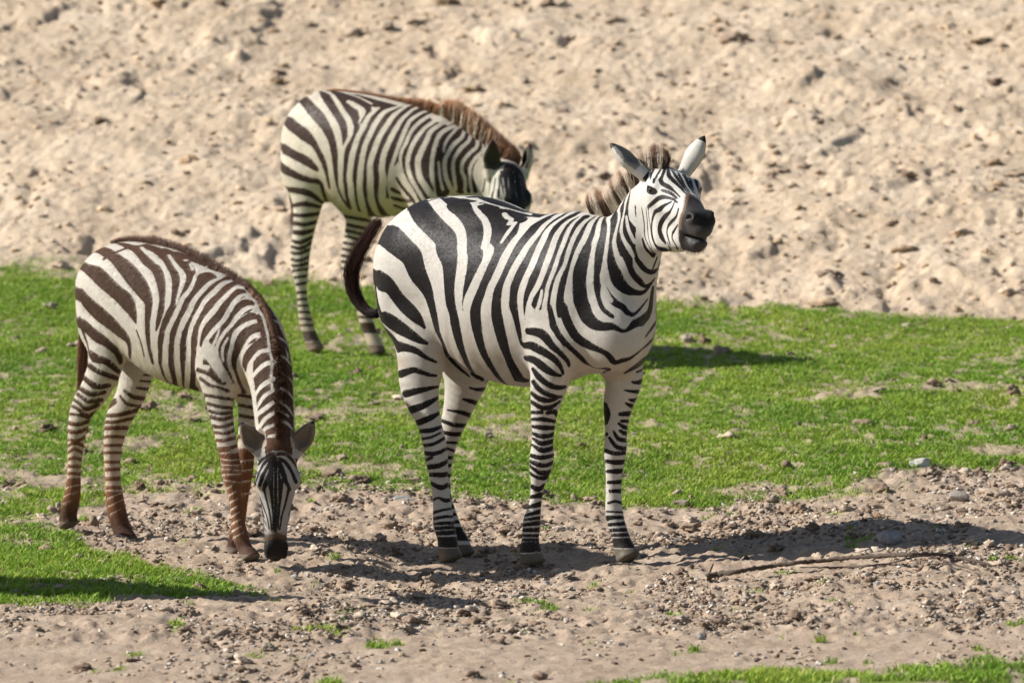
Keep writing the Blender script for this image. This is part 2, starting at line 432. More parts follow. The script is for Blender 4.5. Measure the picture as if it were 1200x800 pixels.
# ================================================================== coat pattern: each stripe is a line lying on the skin
# code: first letter B dark / W light, second: t trunk or neck (other flank gets the mirror image), c chest (both sides given),
# h cheek (mirrored on the head), H forehead (both sides given), 0-3 = leg; then x,y,width triples
def parse(txt):
    out = []
    for ln in txt.strip().splitlines():
        ln = ln.split('#')[0].split()
        if not ln: continue
        pts = [tuple(float(c) for c in q.split(',')) for q in ln[1:] if q[0] not in 'G']
        nm = [q for q in ln[1:] if q[0] == 'G']
        out.append((ln[0], pts, nm[0] if nm else None))
    return out
def with_fills(strokes, pairs):
    """darks lying between two neighbouring light lines (given by name), then the light lines on top"""
    by = {n: np.array(p) for _, p, n in strokes if n}
    pre = []
    for a, b, y0, y1 in pairs:
        A, B = by[a], by[b]
        A = A[np.argsort(A[:, 1])]; B = B[np.argsort(B[:, 1])]
        lo = max(A[0, 1], B[0, 1], y0); hi = min(A[-1, 1], B[-1, 1], y1)
        ys = np.linspace(lo, hi, max(3, int((hi - lo) / 7) + 2))
        xa = np.interp(ys, A[:, 1], A[:, 0]); xb = np.interp(ys, B[:, 1], B[:, 0])
        xm = (xa + xb) / 2; sl = np.gradient(xm, ys); w = np.abs(xb - xa) / np.sqrt(1 + sl ** 2)
        pre.append(('Bt', list(zip(xm, ys, w * .98)), None))
    return pre

Z1_S = '''
# rump and flank darks
Bt 438,324,18 448,330,17 456,334,16 470,352,15 486,369,13 493,377,8 497,383,4
Bt 440,369,14 450,373,14 461,379,14 477,389,12 491,398,8 500,402,4
Bt 450,275,24 457,278,26 471,290,24 482,301,22 489,319,20 500,339,15 505,355,12 509,372,11 513,388,9 520,404,7 525,416,5 534,427,4 543,435,3 550,441,2
Bt 489,239,20 491,243,24 498,254,25 510,267,24 521,279,24 524,293,22 527,307,17 526.5,336,12.5 528,355,12 531,367,11 534,384,12 539,404,10 546,422,8 553,435,6 566,445,4
Bt 513,230,6 522,232,10 535,238,18 548,252,20 555,265,19 557,278,17 556,290,16 557,302,16 553,317,12 549,330,9 547,342,8.5 544.5,355,6 543,362,3
Bt 543,234,5 550,235,6 557,236,3
Bt 563,240,8 575,246,16 582,262,26 586,278,22 586,292,13 580,305,10 574,318,9 569,330,9.5 564,342,9.5 559,355,10 557,367,12 558,380,12 560,392,10.5 565,410,9 570,420,8.5 576,430,7 584,442,6 591,449,4
Bt 590,250,14 605,253,12 612,258,10
Bt 600,264,14 598,274,14 592,284,12
Bc 545,226,6 560,229,14 575,234,17 590,239,17 605,245,15 622,249,12 640,252,8
Bt 575,246,9 595,249,9 615,252,8 635,254,6
Wt 520,229,2 528,229,2.7 545,232,2.7 560,235,2.2 575,239,2.2 590,243,2 605,247,2.2 622,252,2.2
Wt 566,239,2 556,241,5 560,249,6 567,256,8 571,266,9 571,277,9 568,288,9
Wt 568,288,9 574,290,9 574,296,9 570,305,9 563,318,9 555,335,9 548,350,8.5 545,360,7
Wt 591,250.5,5 595,255,6 600,257,5 597,262,6 603,261,4
Wt 604,261,4 595,273,5 587.5,284,3
Bt 569,447.5,2 594,452,2 621,454,2
# light lines of the barrel and shoulder
Wt G1 641,252,3 625,260,5 612,272,8 601,285,9 590,305,10 583,322,8.5 576,335,9 572.5,347,10 570,360,12 570,372,12.5 572,385,14 575,397,15 578,407,16 582.5,417,16 588,430,15 595,442,12 602,449,6
Wt G2 658,250,3 640,262,6 630,274,7 620,286,8 610,302,8.5 604,312,8.5 599,322,8.5 594,335,9 592.5,347,10 592,360,10 595,372,12 598,385,13 601,397,13 604,407,15 608,417,17 614,430,15 618,441,9
Wt G3 670,249,3 652,260,5 642,270,7 637,280,8 630,295,8 623,312,8.5 618,322,8 613,335,8.5 610,347,8 610,360,7 611.5,372,7 613,385,6 613.5,398,3.5
Wt G4 686,249,3 666,259,4 656,270,6 650.6,280,7 645,296,7.5 639,312,7.5 635,323,7 630,335,7 623,347,6 619,360,5.5 616,372,3
Wt G5 680,254.5,3 672.5,261,4 666,271,5 662,281,5.5 656,296,5 650,314,5.5 647,322,5 642,335,5 640,347,5 638,360,6.5 640,372,6.5 642,385,6.5 650,397,7 658,409,7 667,421,5
Wt 635,341,3.5 633,352,4.5 628,365,4 620,376,3 616,385,3 613.5,400,2.5
Wt G6 694,254,3 685,260,4.5 677,270,5.5 670,284,5.5 665,299,5.5 661,312,5 654,326,6 649.5,344,7 648,360,7.5 651,377,8 659,392,8 668,403,8 675,411,6
Wt G7 699,255,3 692.5,262,6 686,277,7 677.5,295,7.5 672,312,8 668,330,8.5 665,345,8.5 666,360,9 670,372,10 677,384,10 686,393,8
Wt G8 708,252,4 702.5,261,5 700,274,6 695,292,7.5 692.5,310,8.5 691,330,10 692,345,11 698,360,11 706,370,10 716,375,7
Wt 628,374,4 628,380,5 623,384,4
Wt 628,378,4 634,387,5
# shoulder blade darks
Bt 618,388,7 628,389,9 637,393,10 647,405,8 657,414,6 665,423,5 667,429,3
Bt 614,405,6 622,405,8 631,409,8.5 640,414,8 650,421,7 657,430,5 660,438,3
Bt 616,420,5 624,421,7 632,426,8.5 641,433,8.5 650,438,6 657,440,3
# chest
Bc 660,360,9.5 663,372,10 669,385,10 677,396,10 689,404,8.5 700,409,6 710,414,6 716,420,7 720,425,5 730,422,5 738,420,4 745,415,3.5 756,406,4 765,397,4 769,391,3
Bc 644,360,5.5 647,372,6 650.6,385,7 658,397,7 669,408,5.5 681,419,5 688,426,4 700,431.5,2.5 714,432,4 707,437,2.5
Bc 688,290,9 684,302,12 680,318,15 679,330,15 680,349,16 684,361,16 688,371,15 696,379,13 706,382.5,10 717.5,382.5,8 725,386,5 731,388,4 737,385,5 744,379,9 752,376,9 760,368,9 762.5,360,9 764,347,7 765,338,5
Bc 769,352,3 771,367,4 770,375,5 764,384,5 756,395,3
Bc 705,285,9 702,299,9 701,317,9.5 700,334,8 701,347,5.5 706,361,5 715,369,5 718,371,4
Bc 707,334,6 712.5,345,7 720,354,8 730,360,7 735,366,6 740,368.5,5 746,366,3 754,357,2 759,350,1.5
Bc 716,290,6 716,305,9 720,317,13 725,330,14 734,339,11 744,342.5,7 752.5,343,5 758,339,3 764,332,2.5
Bc 727,285,7 731,293,9.5 736,303,10 738,312,7 742.5,322,7 750,330,7 756,335.5,4 762.5,332,3 767.5,326,2
Bc 739,288,8 744,297,5 746,303,5 750,309,6 756,316,6 764,319,5 771,315,4 775,307,3
Bc 770,302,2 765,315,2
# neck
Wt G9 719,243,6 713,254,5 713.6,263,4.5 713,273,4 711,288,4.5 709,304,5 707,318,6.5 706,325,7 709,340,6.5 716,352,6
Wt G10 729,235,5 725,245,4 726,254,3.5 722.6,268,3.5 720,280,4.5 720,287,5.5 724,303,7 728,313,6
Wt G11 737,226,5 733,238,4 731.5,249,2.5 729,260,3.5 728,271,4 731,281,4.5 737,291,6 742,300,4.5
Wt 734,254,3 736,267,4 740.6,278,4.5 743.5,284,4
Wt G13 741,222,4 739,234,4 738.5,246,5 740,256,5.5 746,264,5 751,271,5 752,281,5 751,290,6 754,300,6
Bt 745,242,3 747,251,5 750,261,4
# cheek
Bh 752,243,1 754.7,260,1.2 756,278,1.2 762,291,1.5 768,298,2
Bh 757,243,1 758.6,260,1.2 760,278,1.2 764,291,1.2
Bh 760,241,2 760,251,1.2 762,264,1.5 764,278,2 769,290,2.5 773,294,3
Bh 753,280,2 757,291,3 766,300,3
Bh 759,243,3 765,238,3.5 771,233,4 777,231,3.5 783,231.7,2.5 790,234,2 794,237.5,1.5
Bh 787,236.5,1.5 778.5,241,3 773,245.5,4 768,248,3 764.5,257,3 763.7,266,2.5 764.5,276,2.5 768,287,3.5 774,292,5.5 781,293,6
Bh 790,238,2 788,243,2.5 785.5,248,3 778.5,255,4 774,263,4.5 773,270,4.5 775,277,5 779.5,284,4
Bh 795,245,2 792.5,254,2.5 787,260,3 783,265,3 781.5,272,2.5 783,279,2.5 785.5,287,2
Bh 794,264,2 791,269,2.5 788,273.5,3 788,280.5,2.5 792,287,2.5 795,293,2
Bh 782,284,1.5 787,294,2
# forehead
BH 754,210,2 758,202,2 765,196,2
BH 756.7,212,3 758,206,3 761,199,2.5
BH 762,210,2 764,203,3 767.5,197,2
BH 766,214,3 767.5,209,3.5 771.6,203,3 775,197,2
BH 779,198,3 776.7,205,4 774,211,4.5 776,215,4.5 783,219,5 790,224,2.2 797,231,1.5
BH 783,199,3 784,206,4.5 790,212.5,4.5 796.7,219,3 803,226,2 808,230,1.5
BH 788,200,2.5 793,208,3.5 798,215,3 803,222,2 810,229,1.5
BH 794,202,2.5 798,209,3 802.5,217.5,2.5 809,226,1.5
BH 800,203,4 805,211,4.5 807.5,218,4 813,226,3
BH 809,207,3 810,215,4 812.5,222,3
BH 815,211,4 817.5,219,5 819,226,4
BH 776,223,3 786,226.7,3.5 794,233,1.5
# near foreleg
B0 624.5,432,4 631,441,7 642,450,6.5 653,454,6 662,453,4
B0 625,447,5 632,456,6 645,463,5.5 658,465,3
B0 623,460,4 632,467,6 645,469,5 657,464,3
B0 622,470,4 635,477.5,5.5 647,476,5 656,470,3
B0 622,483,4 635,483,4.5
B0 641,484,4 650,482,6 654,489,4
B0 622,491,3 635,491,5.5 642.5,492,5 652,494,4
B0 622,499,3 629,500,5 638,501,6 650,501,5
B0 622,506,3 630,510,5 639.5,511,5.5 650,508,5
B0 622,512,2 627,515,3.5 635,519.5,6 650,516,5
B0 622,520,2 626,522.5,3.5 635,527.5,6 645.5,525.5,5.5 651,520,3
B0 618,532,4 633.5,536,5.5 650,533,4
B0 617,538,3 629,543.5,5.5 639.5,545,5 651,540,4
B0 618,543,3 626,549.5,4 635,554,5.5 648,551,4
B0 619,552,3 627,558,3.5 637,560,5 646,555,4
B0 622,569,5 631,573,6 638,568,4
B0 621,582,4 635,580,7
B0 618,594,4 635,590,7
B0 614,604,2.5 635,598.5,6
B0 612,609,2 635,606,5
B0 611,615,3.5 635,612,6
B0 611,621,4 635,620,6
B0 611,627,3 633,627,4
B0 610,632,3 633,632,3.5
B0 609,641,12 635,641,13
# far foreleg
B1 732,437,2 747.5,427.5,5 757,419,4
B1 746,436,2 757,431,3.5
B1 741,447.5,3 748,448,5 756,444,5
B1 732,457,2 742,458.5,4 753,459,5
B1 737,468,2 743,469,5 750,467,4
B1 733,472,2.5 740,475.5,5 748,478,4
B1 727,485,5 735,484.5,6 742,484,5
B1 728,493,3 740,493.5,5
B1 725,496,3 731,500,5 740,502,4
B1 726,504,3 731,507,5 739,509,4.5
B1 719,505,3 725,514,5 736,516,5
B1 714.5,513,4 723,523.5,5 736,525,4.5
B1 707,527,5 720,531,5 735,530,4
B1 709,540,4 723,541.5,6 735,540,5
B1 708,475,8 711,485,9 710,495,5
B1 711,508,4 711,509,4
B1 712,552,4 724,552,6 733,550,4
B1 713,565,4 724,564.5,5 733,563,4
B1 715,575,4 733,575,6
B1 713,589,3 722,587,3.5 732,591,3
B1 711,599,2.5 732,600,2.5
B1 706,608,8 718,606,5 733,606,4
B1 706,615,4 734,613,4.5
B1 708,621.5,4 735,620,4.5
B1 710,627,3.5 738,626,4.5
B1 713,636,11 744,636,12
# near hind leg
Bt 458,405,13 466,406,12 475,407,9 488,411,7 498,418,5 511,424,3
B2 470,438,9 484,433.5,7 494,436,5.5 503,439,4.5 511,440,3
B2 476,461,9 491,457.5,7 503,455,5 513,453,3
B2 482,480,9 495,475.5,8 505,470.5,6 514,465,3
B2 490,495,7 503,490,7 514,484,4
B2 492,505,5 505,504,5.5 516,500,4
B2 494,514,3.5 505,512,3 516,507,2.5
B2 494,522,4 508,520,4 521,513,3.5
B2 496,530.5,5 511,531,5 526,524,3.5
B2 498,539,4 506,536,4
B2 502,547,6 515,545,6 526,539,4
B2 505,556,5 520,556,6 529,553,4
B2 504,565,4 517,571,6 529,565,4
B2 504,587,3 514,583,3 521,586,5 531,585,4
B2 506,601,4 520,597,3 533,595,3.5
B2 506,608,4 522,605,3.5 536,605,3.5
B2 506,613.5,3.5 522,612.5,4 539,612,4
B2 506,619,4 524,618,4 539,617.5,4
B2 507,625,5 539,623,5
B2 507,635,12 542,635,13
# far hind leg
B3 550,454,2 558,456,4 570,456,5
B3 543,467.5,3 552,470,5 565,474,6
B3 524,480,2 542.5,483.5,5 557,489,5.5
B3 516,492,4 532,497.5,5 551,498.5,5
B3 518,506,4 530.5,508.5,5 545,508,5
B3 524,518,3 540,519,4
B3 524,525,3 538,530,4
B3 520,536,4 538,536,4
B3 518,546,4 535,544,4
B3 515,558,5 535,556,4
B3 512,570,5 535,569,5
B3 512,582,5 535,582,5
B3 512,594,4 536,593,5
B3 516,603,4 540,602,4
B3 518,611,4 542,611,4
B3 518,625,15 550,625,16
'''
Z1_FILL = [('G1', 'G2', 0, 452), ('G2', 'G3', 0, 405), ('G3', 'G4', 0, 374), ('G4', 'G5', 0, 352), ('G5', 'G6', 0, 400), ('G6', 'G7', 0, 362), ('G7', 'G8', 0, 300),
           ('G8', 'G9', 0, 292), ('G9', 'G10', 0, 300), ('G10', 'G11', 0, 292), ('G11', 'G13', 0, 292)]

Z2_S = '''
Bt 94,379,8 97,380,9 111,392,10 126,402,8 137,412,7 142,425,4
Bt 93,345,10 96,346,11 103,355,13 114,365,14 125,374,13.5 137,385,13 149,397,9 152,407,5 152,419,3
Bt 101,314,9 106,317,12 112,320,14 124,331,14 136,342,13 150,355,14 156,367,9 159,377,3
Bt 122,294,8 132,300,10 145,312,15 157,326,16 167,339,14 174,352,9 174,362,8 173,375,6.5 173,387,6 174,400,5 176,412,4.5 179,425,3
Bt 160,387,2 166,404,2 169,417,1.5
Bt 150,280,4 170,283,5 190,287,5 210,293,5 235,304,5 258,315,4 280,324,3
Bt 140,285,4 150,288,6 161,293,7 172,304,11 182,314,10 188,327,9 190,341,7 190,352,6 189,362,6.5 186,375,5.5 183,387,2
Bt 165,288,6 180,291,8 191,299,7 200,312,8 206,326,8 205,341,6 203,355,5 201,362,7 195,375,7 191,387,7 188,400,6 188,412,5 188,425,4 191,437,2.5
Bt 190,293,8 203,299,9 212,305,9 222,318,12 220,335,8 213,352,6 207,362,4
Bt 205,297,8 222,302,8 238,309,6 250,315,5 262,319,4
Wt 198,299,4 206,311,6 215,323,8 212,338,6 207,352,3
Wt 217,305,4 219,305,4
Wt 223,309,4 226,316,5
Wt 243,312,2 235,317,3 229,323,4 227,330,5
Wt 151,284,2 158,287,2 165,287,2
Wt 166,290,4 176,299,6 186,308,7
Wt G7 228,328,5 222,340,6 214,350,7 209,362,7 202.5,375,7 197,387,7.5 195,400,8 194,412,8.5 194,425,9 196.5,437,9 200,446,5
Wt G8 271,320,1.5 260,325,3.5 247,331,6 237,341,7 227.5,352,8 223,362,8.5 216,375,9 211,387,7.5 208,400,8 207.5,412,8.5 208,425,9 209,437,9 211,450,6
Wt G9 283,324,2 275,328,3.5 262,332,7 252,341,8 241,352,8 235,362,8 228,375,8.5 223.5,387,8 221.5,400,8.5 221.5,412,8.5 220.6,425,8 220,437,8 219,452,6
Wt G10 288,333,5 277,336,6 267,345,8 257,355,8 252,362,9 241,375,9 235,387,7 233,400,5 232,412,5 231,425,4.5 231,452,4
Wt G11 291,344,4 280,348,6 271,360,7.5 262,375,7 250.6,387,7 241,400,6 236,412,4
Wt G12 303,359,4 290,361,7 280,369,7 271,381,6 262,391,5 255,404,5 254,412,4.5 257,424,5 264,436,5 270,447,5 278,456,4 283,462,3
Wt 257.5,385,2.5 252,400,4 242,412,5 234,425,4
Wt 267,396,3 262,405,4 260.6,414,4 262,422,2.5
Bt 240,424,5 252,438,5 262,448,5
Wt 247,414,4 248,425,6 255,435,6 262,446,4
Wt 234,428,4 245,430,5
Wt G13 309,375,6 297,377,6 285,382,7 276,391,8 272,404,6 269,416,6 269,427,6 274,440,5 278,451,4.5 284,461,3
Wt G14 311,390,6 297,394,7 290,401,6 285,412,7 281,425,8 282.5,437,7 286,449,6 293,462,3
Bc 303,345,14 309,357,16 314,370,18 318,385,18 322,400,20 324,420,24 325,440,28 325,460,30 325,480,30 325,500,28 325,512,26
Bc 330,360,8 334,375,12 337,395,14 340,415,14 341,440,12 341,470,12 341,500,12
Bc 309,400,12 309,415,14 310,440,15 311,465,15 312,490,15
Bc 305,402,10 302,415,9 300,428,8 300,440,8 303,455,10 306,475,12 308,495,12
Wc G15 315,410,6 305,412,6 297,420,6 291,429,5 290,440,4
Wc 321,424,7 310,427,7 301,435,7 296,442,6 294,452,4.5 296,467,4 297,486,5
Wc 320,444,7 307,452,7 300,462,6 299,475,4
Wc 320,457,5 310,464,6 304,472,6 301,480,3
Wc 319,472,6 310,479,7 302,485,6 300,492,5
Wc 320,484,6 310,491,6 304,500,6
Wc 320,498,5 311,502,5 307,508,4
Wc 322,510,5 315,511,4
Wc 321,364,4 329,368,4
Wc 322,376,4 330,380,4 336,388,3
Wc 326,395,4 333,399,4 338,406,3
Wc 330,417,4 336,421,4 341,428,3
Wc 331,437,4 338,442,4 344,450,3
Wc 330,455,4 338,460,4 344,468,3
Wc 329,471,4 337,477,4 343,486,3
Wc 330,482,3 338,487,3
Wc 330,492,4 338,497,4 344,505,3
Wc 299,346,3 302,361,4 308,371,4 311,381,4 314,394,4 316,410,4 319,425,4 318,441,4 319,455,4
# near hind
Bt 100,408,5 111,419,8 124,423,7 133,430,6 140,436,4
B2 100,424,5 113,434,6 126,439,6 137,443,5
B2 97,441,5 108,450,7 117,453,6 128,451,5
B2 93,454,5 105,461,6 114,461,5 123,459,4
B2 88,459,4 96,465,4 104,470,5 119,468,5
B2 82,465,4 94,473,4 101,479,5 115,474,5
B2 78,473,4 90,478,4 102,487,5 113,482,4
B2 77,484,4 92,486,3 104,489,4
B2 77,494,5 90,497,5 106,493,4
B2 77,504,4 91,506,5 103,501,4
B2 77,514,3 90,516,4 100,512,4
B2 77,523,3 88,519,4 98,522,4
B2 77,531,3.5 88,526,4 98,531,4
B2 77,539,3.5 88,536,4 98,539,4
B2 77,546,4 97,546,4
B2 77,554,4 97,555,4
B2 75,562,4.5 97,562,5
B2 68,596,60 102,596,60
W2 74,573,1.2 86,569,1.2 94,568,.8
W2 73,582,1.2 86,577,1 92,575,.8
W2 73,590,1 84,586,1
# far hind
B3 169,439,2.5 181,439,3
B3 164,446,2.5 180,447,3
B3 160,454,3 176,456,4
B3 146,457,3 155,464,5 172,467,5
B3 141,464,3 150,473,4 168,476,4
B3 124,478,6 134,470,7
B3 118,486,5 137,486,5 162,480,5
B3 116,494,5 135,494,4 158,489,4
B3 116,502,5 135,501,5 154,501,4
B3 116,512,4 135,511,4 151,513,4
B3 118,522,3.5 146,521,3.5
B3 118,530,3.5 146,530,3.5
B3 120,541,3.5 146,541,3.5
B3 120,550,4.5 146,549,4
B3 120,561,5 146,560,5
B3 120,571,4.5 147,571,4.5
B3 115,608,62 165,608,62
W3 126,584,1.6 138,579,1.4 145,577,1
W3 127,593,1.4 138,588,1.2 146,584,1
W3 129,602,1.2 142,596,1
# near fore
B0 232,433,5 245,438,5 257,447,5
B0 235,443,4 246,451,4 255,453,3 268,458,4
B0 237,462,4 255,465,4 274,468,4
B0 239,471,4 257,476,4 274,478,4
B0 241,480,4 257,484,4 272,483,4
B0 243,487,4 259,491,4.5 275,487,4
B0 246,498,4 259,500,4 275,495,4
B0 249,506,3.5 264,507.5,4 276,503,4
B0 251,515,3.5 262,516,4.5 280,511,4
B0 253,525,4 267,525,4.5 280,521,4
B0 250,592,126 310,598,126
W0 257,531,1.5 283,529,1.3
W0 257,537,1.5 270,539,1.4 284,538,1
W0 257,543,1.5 270,545,1.4 284,544,1
W0 257,549,1.5 284,551,1
W0 259,556,2 284,555,1.2
W0 262,562,2 286,566,1
W0 263,573,3 272,569,2
W0 263,583,3 276,576,2
W0 263,592,3 278,584,1.6
W0 264,601,3 279,592,1.6
W0 265,609,3 280,600,1.6
W0 266,617,3 281,608,1.4
W0 267,625,2.5 283,616,1.2
W0 269,632,2 286,623,1
B1 260,592,128 310,592,128
B1 280,425,4 305,430,4
B1 280,437,4 305,442,4
B1 280,450,4 305,455,4
B1 280,462,4 305,467,4
B1 280,474,4 305,479,4
B1 280,486,4 305,491,4
B1 280,498,4 305,503,4
B1 280,511,5 305,515,5
W1 282,540,1.5 300,538,1.5
W1 280,552,1.5 300,549,1.5
W1 278,565,1.5 298,562,1.5
W1 276,580,1.5 294,577,1.5
# face
BH 303,527,7 311,522,9 318,519,10 330,518,12 342,522,10 348,529,6
BH 300,540,3 308,531,4 320,525,4 332,525,4 343,531,4 350,541,3
BH 297,556,2 305,541,3 313,534,3.4 320,531,3
BH 300,564,2.4 304,552,3 311,541,3.4 318,536,3
BH 304,569,3 309,555,4 318,540,3
BH 309,573,3.6 315,558,5 320,545,4
BH 321,536,5 322,548,7 323,560,9 323,576,9 323,592,6.4 323,608,4.6 322.5,622,3
BH 325,532,3 335,532,3.4 344,541,3.4 350,553,2.6
BH 327,537,3 334,541,3.4 341,551,3.8 347,565,3.4
BH 327,541,4 331,552,5 336,566,4 340,574,3
WH 321.2,548,1 320.6,575,1.1 321,600,.9
WH 325,548,1 325.6,575,1.1 325,600,.9
BH 309,573,3.4 313,588,3 316.5,604,2.4 318.5,622,2
BH 338,574,3.4 335,588,3 330.5,604,2 328,620,1.6
BH 315,562,3 318,580,2.6 319.6,600,1.8 320.4,620,1.4
BH 331,562,3 329,580,2.6 327,600,1.8 325.6,620,1.4
BH 303,578,2.8 308,592,2.4 313,606,2 315.5,620,1.6
BH 299,584,2.4 304,594,2.6 310,606,2
BH 300,597,2.8 307,606,2.6 312,614,1.8
BH 302,608,2.8 308,616,2.2 312,622,1.6
BH 304,619,2.6 310,625,1.8
BH 346,575,3 342,590,2.4 338,604,1.8
BH 350,574,2.4 347,588,2
'''
Z2_FILL = [('G7', 'G8', 0, 452), ('G8', 'G9', 0, 452), ('G9', 'G10', 0, 452), ('G10', 'G11', 0, 402), ('G11', 'G12', 0, 396), ('G12', 'G13', 0, 462),
           ('G13', 'G14', 0, 460), ('G14', 'G15', 0, 428)]

Z3_S = '''
Bt 335,141,9 339,144,10 346,150,11 357,158,12 366,166,8 371,174,6 376,183,6 380,192,5.5 383,204,4 386,220,3
Bt 331,173,8 344,181,9 360,189,9 371,198,5
Bt 334,199,8 350,207,7 362,211,6 375,214,5 379,225,3
Bt 338,222,5 355,224.5,7 365,228,6 376,236,4
Bt 356,117,9 366,129,12 375,139,12 383,151,9.5 389,165,8 392,180,7 393,195,5.5 394,207,4 396,220,3 401,232,3 410,245,3
Bt 379,108,8 386,120,9 395,134,8 402,147,8 404,160,6 403,169,3
Bt 388,107,4 400,113,8 408,124,10 415,134,10 418,145,7 417,155,6 412,165,6 406.5,180,5.5 405,195,4.5 404,207,4 405.6,220,4 407,232,3.5 411,245,3
Bt 398,109,6 415,115,8 428,122,8 432,131,6 425,142,5
Bt 395,108,7 415,113,9 440,121,10 460,126,9 480,131,8 500,137,7
Wt 386,109,3 392,114,4 399,127,5 408,139,7 412,152,6 408,164,5 404,171,4
Wt 408,119,4 417,126,4 427,130,4 421,143,3
Wt 404,109,2 420,114,2 436,122,2
Wt G1 443,127,4 432,137,6 426,149,7 419,162,7 413,182,8 411,195,7.5 410,207,7.5 411,220,8 412.5,232,7.5 416,245,6
Wt G2 464,126,4 450,132,6 440,145,7 434,157,7 427.5,172,7 423,195,8 422,207,8.5 421.5,220,8 423,232,8.5 426,245,8 430,254,5
Wt G3 474,126,4 462,135,6 454,146,7 445,160,7.5 439,175,8 434,191,8 434,207,9 434,222,9 435.6,235,8.5 440,247,7 446,255,4
Wt G4 482,130,4 472,139,5 464,151,7 456,166,7.5 450,181,8 447.5,197,8.5 449,210,10 448,222,10 448.5,235,10 455,246,8
Wt G5 491,134,4 481,141,5 475,152,6 470,164,6 464,180,5.5 459,195,5 456,209,4.5 456,222,4 458,232,3
Wt G6 501,137,5 491,144,5 482,154,5 476,167,5 471,177,4.5 469,187,4 470,197,5 474,210,5.5 482,222,5 490,237,4
Wt 466,192,3 461,206,4 457,214,3
Wt G7 508,143,5 497,151,5 487,164,6 481,176,6 478,187,6 478,197,6 482,210,6 489,222,5.5 497,235,5
Wt G8 516,146,5 505,154,6 500,165,7 494,177,8 490,187,8.5 490,197,8 493,210,8.5 501,222,9 508,232,9
Wt G9 527,150,5 517,156,6 511,167,6 507.5,181,6 506,195,6.5 506.6,210,6 509,220,3 511,232,2
Wt 535,151,4 527,160,4 521,170,4 520,178,3
Wt 514,190,3 516,210,4 519,222,4
Wt G11 546,144,4 542,160,5 532,169,5.5 525,180,6 521,191,6 522.5,207,6 526,216,6 531,226,5
Wt G12 553,148,4 550,164,5 540,174,5.5 532.5,186,5 531,197,5 532.5,209,5 534,222,5
Wt G13 559,157,4 559,171,5 550,180,5 542.5,190,5 541,200,5 545,210,5 545,224,4
Wt G14 566,164,4 566,176,4 557,186,5 551,197,4.5 551,212,4 553,224,3
Wt G15 573,168,4 568,180,4 559,192,4 556,204,4 559,216,3 561,224,2
Bt 460,222,4 468,226,3.5
Bt 460,232,3.5 470,234.5,4.5 481,235.5,3
Bt 463,241,3.5 472,244,4 481,246,3.5
Bt 466,250,3 474,252,3
Bt 465,209,3 472,220,4 482,232,4 487,240,3
# cheek and forehead
BH 569,210,2 566,225,2
BH 575,209,2 573,227,2
BH 581,206,2 578,228,2
BH 586,206,2.5 584,230,3
BH 594,196,14 601,213,24 606,236,24
BH 602,196,10 611,212,18 615,234,16
WH 589,208,1.4 592,231,1.6
WH 595,203,1 597,232,1
WH 602,201,.7 606,236,.7
WH 609,205,.7 614,234,.7
# near hind leg
B2 341,241,4 356,239,6 366,240.5,5 378,243,3
B2 341,251.5,4 357,252.5,5 374,250,4
B2 341,260.5,5 356,263,5 371,260,4
B2 341,271,5 354,273,6 369,269,4
B2 340,281,3 351,284,5 366,278,4
B2 338,287,2.5 351,291,4 366,284,4
B2 338,295,3 350,297,4 366,291,4
B2 338,303,3 352,305,4 366,298,4
B2 338,311,4 351,311,4 365,307,4
B2 340,318,4 352,316,3 363,315,4
B2 342,326,4 352,324,3 363,323,4
B2 344,334,3 361,331,4
B2 344,343,3 362,342,4
B2 345,351,3 362,350,3
B2 346,358,2.5 363,358,3
B2 347,365,2.5 364,366,3
B2 348,373,2.5 366,374,3
B2 349,381,2.5 367,381,3
B2 350,394,12 376,394,12
# far hind leg
B3 402,253,4 440,260,4
B3 402,262,4 438,270,4
B3 402,269,3.5 436,277,4
B3 402,276,3.5 434,284,3.5
B3 401,284,3.5 432,290,3.5
B3 400,291,3.5 428,297,3.5
B3 399,299,3.5 426,304,3.5
B3 399,306,3.5 425,311,3.5
B3 400,314,3.5 425,319,3.5
B3 401,322,3.5 426,326,3.5
B3 403,330,3.5 428,334,3.5
B3 405,338,3.5 430,342,3
B3 407,346,3 432,349,3
B3 410,354,3 435,357,3
B3 413,362,3 438,365,3
B3 415,371,3 442,372,3
B3 418,384,12 446,384,12
'''
Z3_FILL = [('G%d' % a, 'G%d' % b, 0, l) for a, b, l in ((1, 2, 252), (2, 3, 254), (3, 4, 252), (4, 5, 228), (5, 6, 190), (6, 7, 235), (7, 8, 234), (8, 9, 230), (9, 11, 222), (11, 12, 222), (12, 13, 222), (13, 14, 222), (14, 15, 222))]
for _k in (0, 1):
    for _i in range(24):
        Z3_S += 'B%d %d,%.1f,%.1f %d,%.1f,%.1f\n' % (_k, 480 + 35 * _k, 248 + 6.6 * _i, 3.4, 525 + 35 * _k, 248 + 6.6 * _i, 3.4)

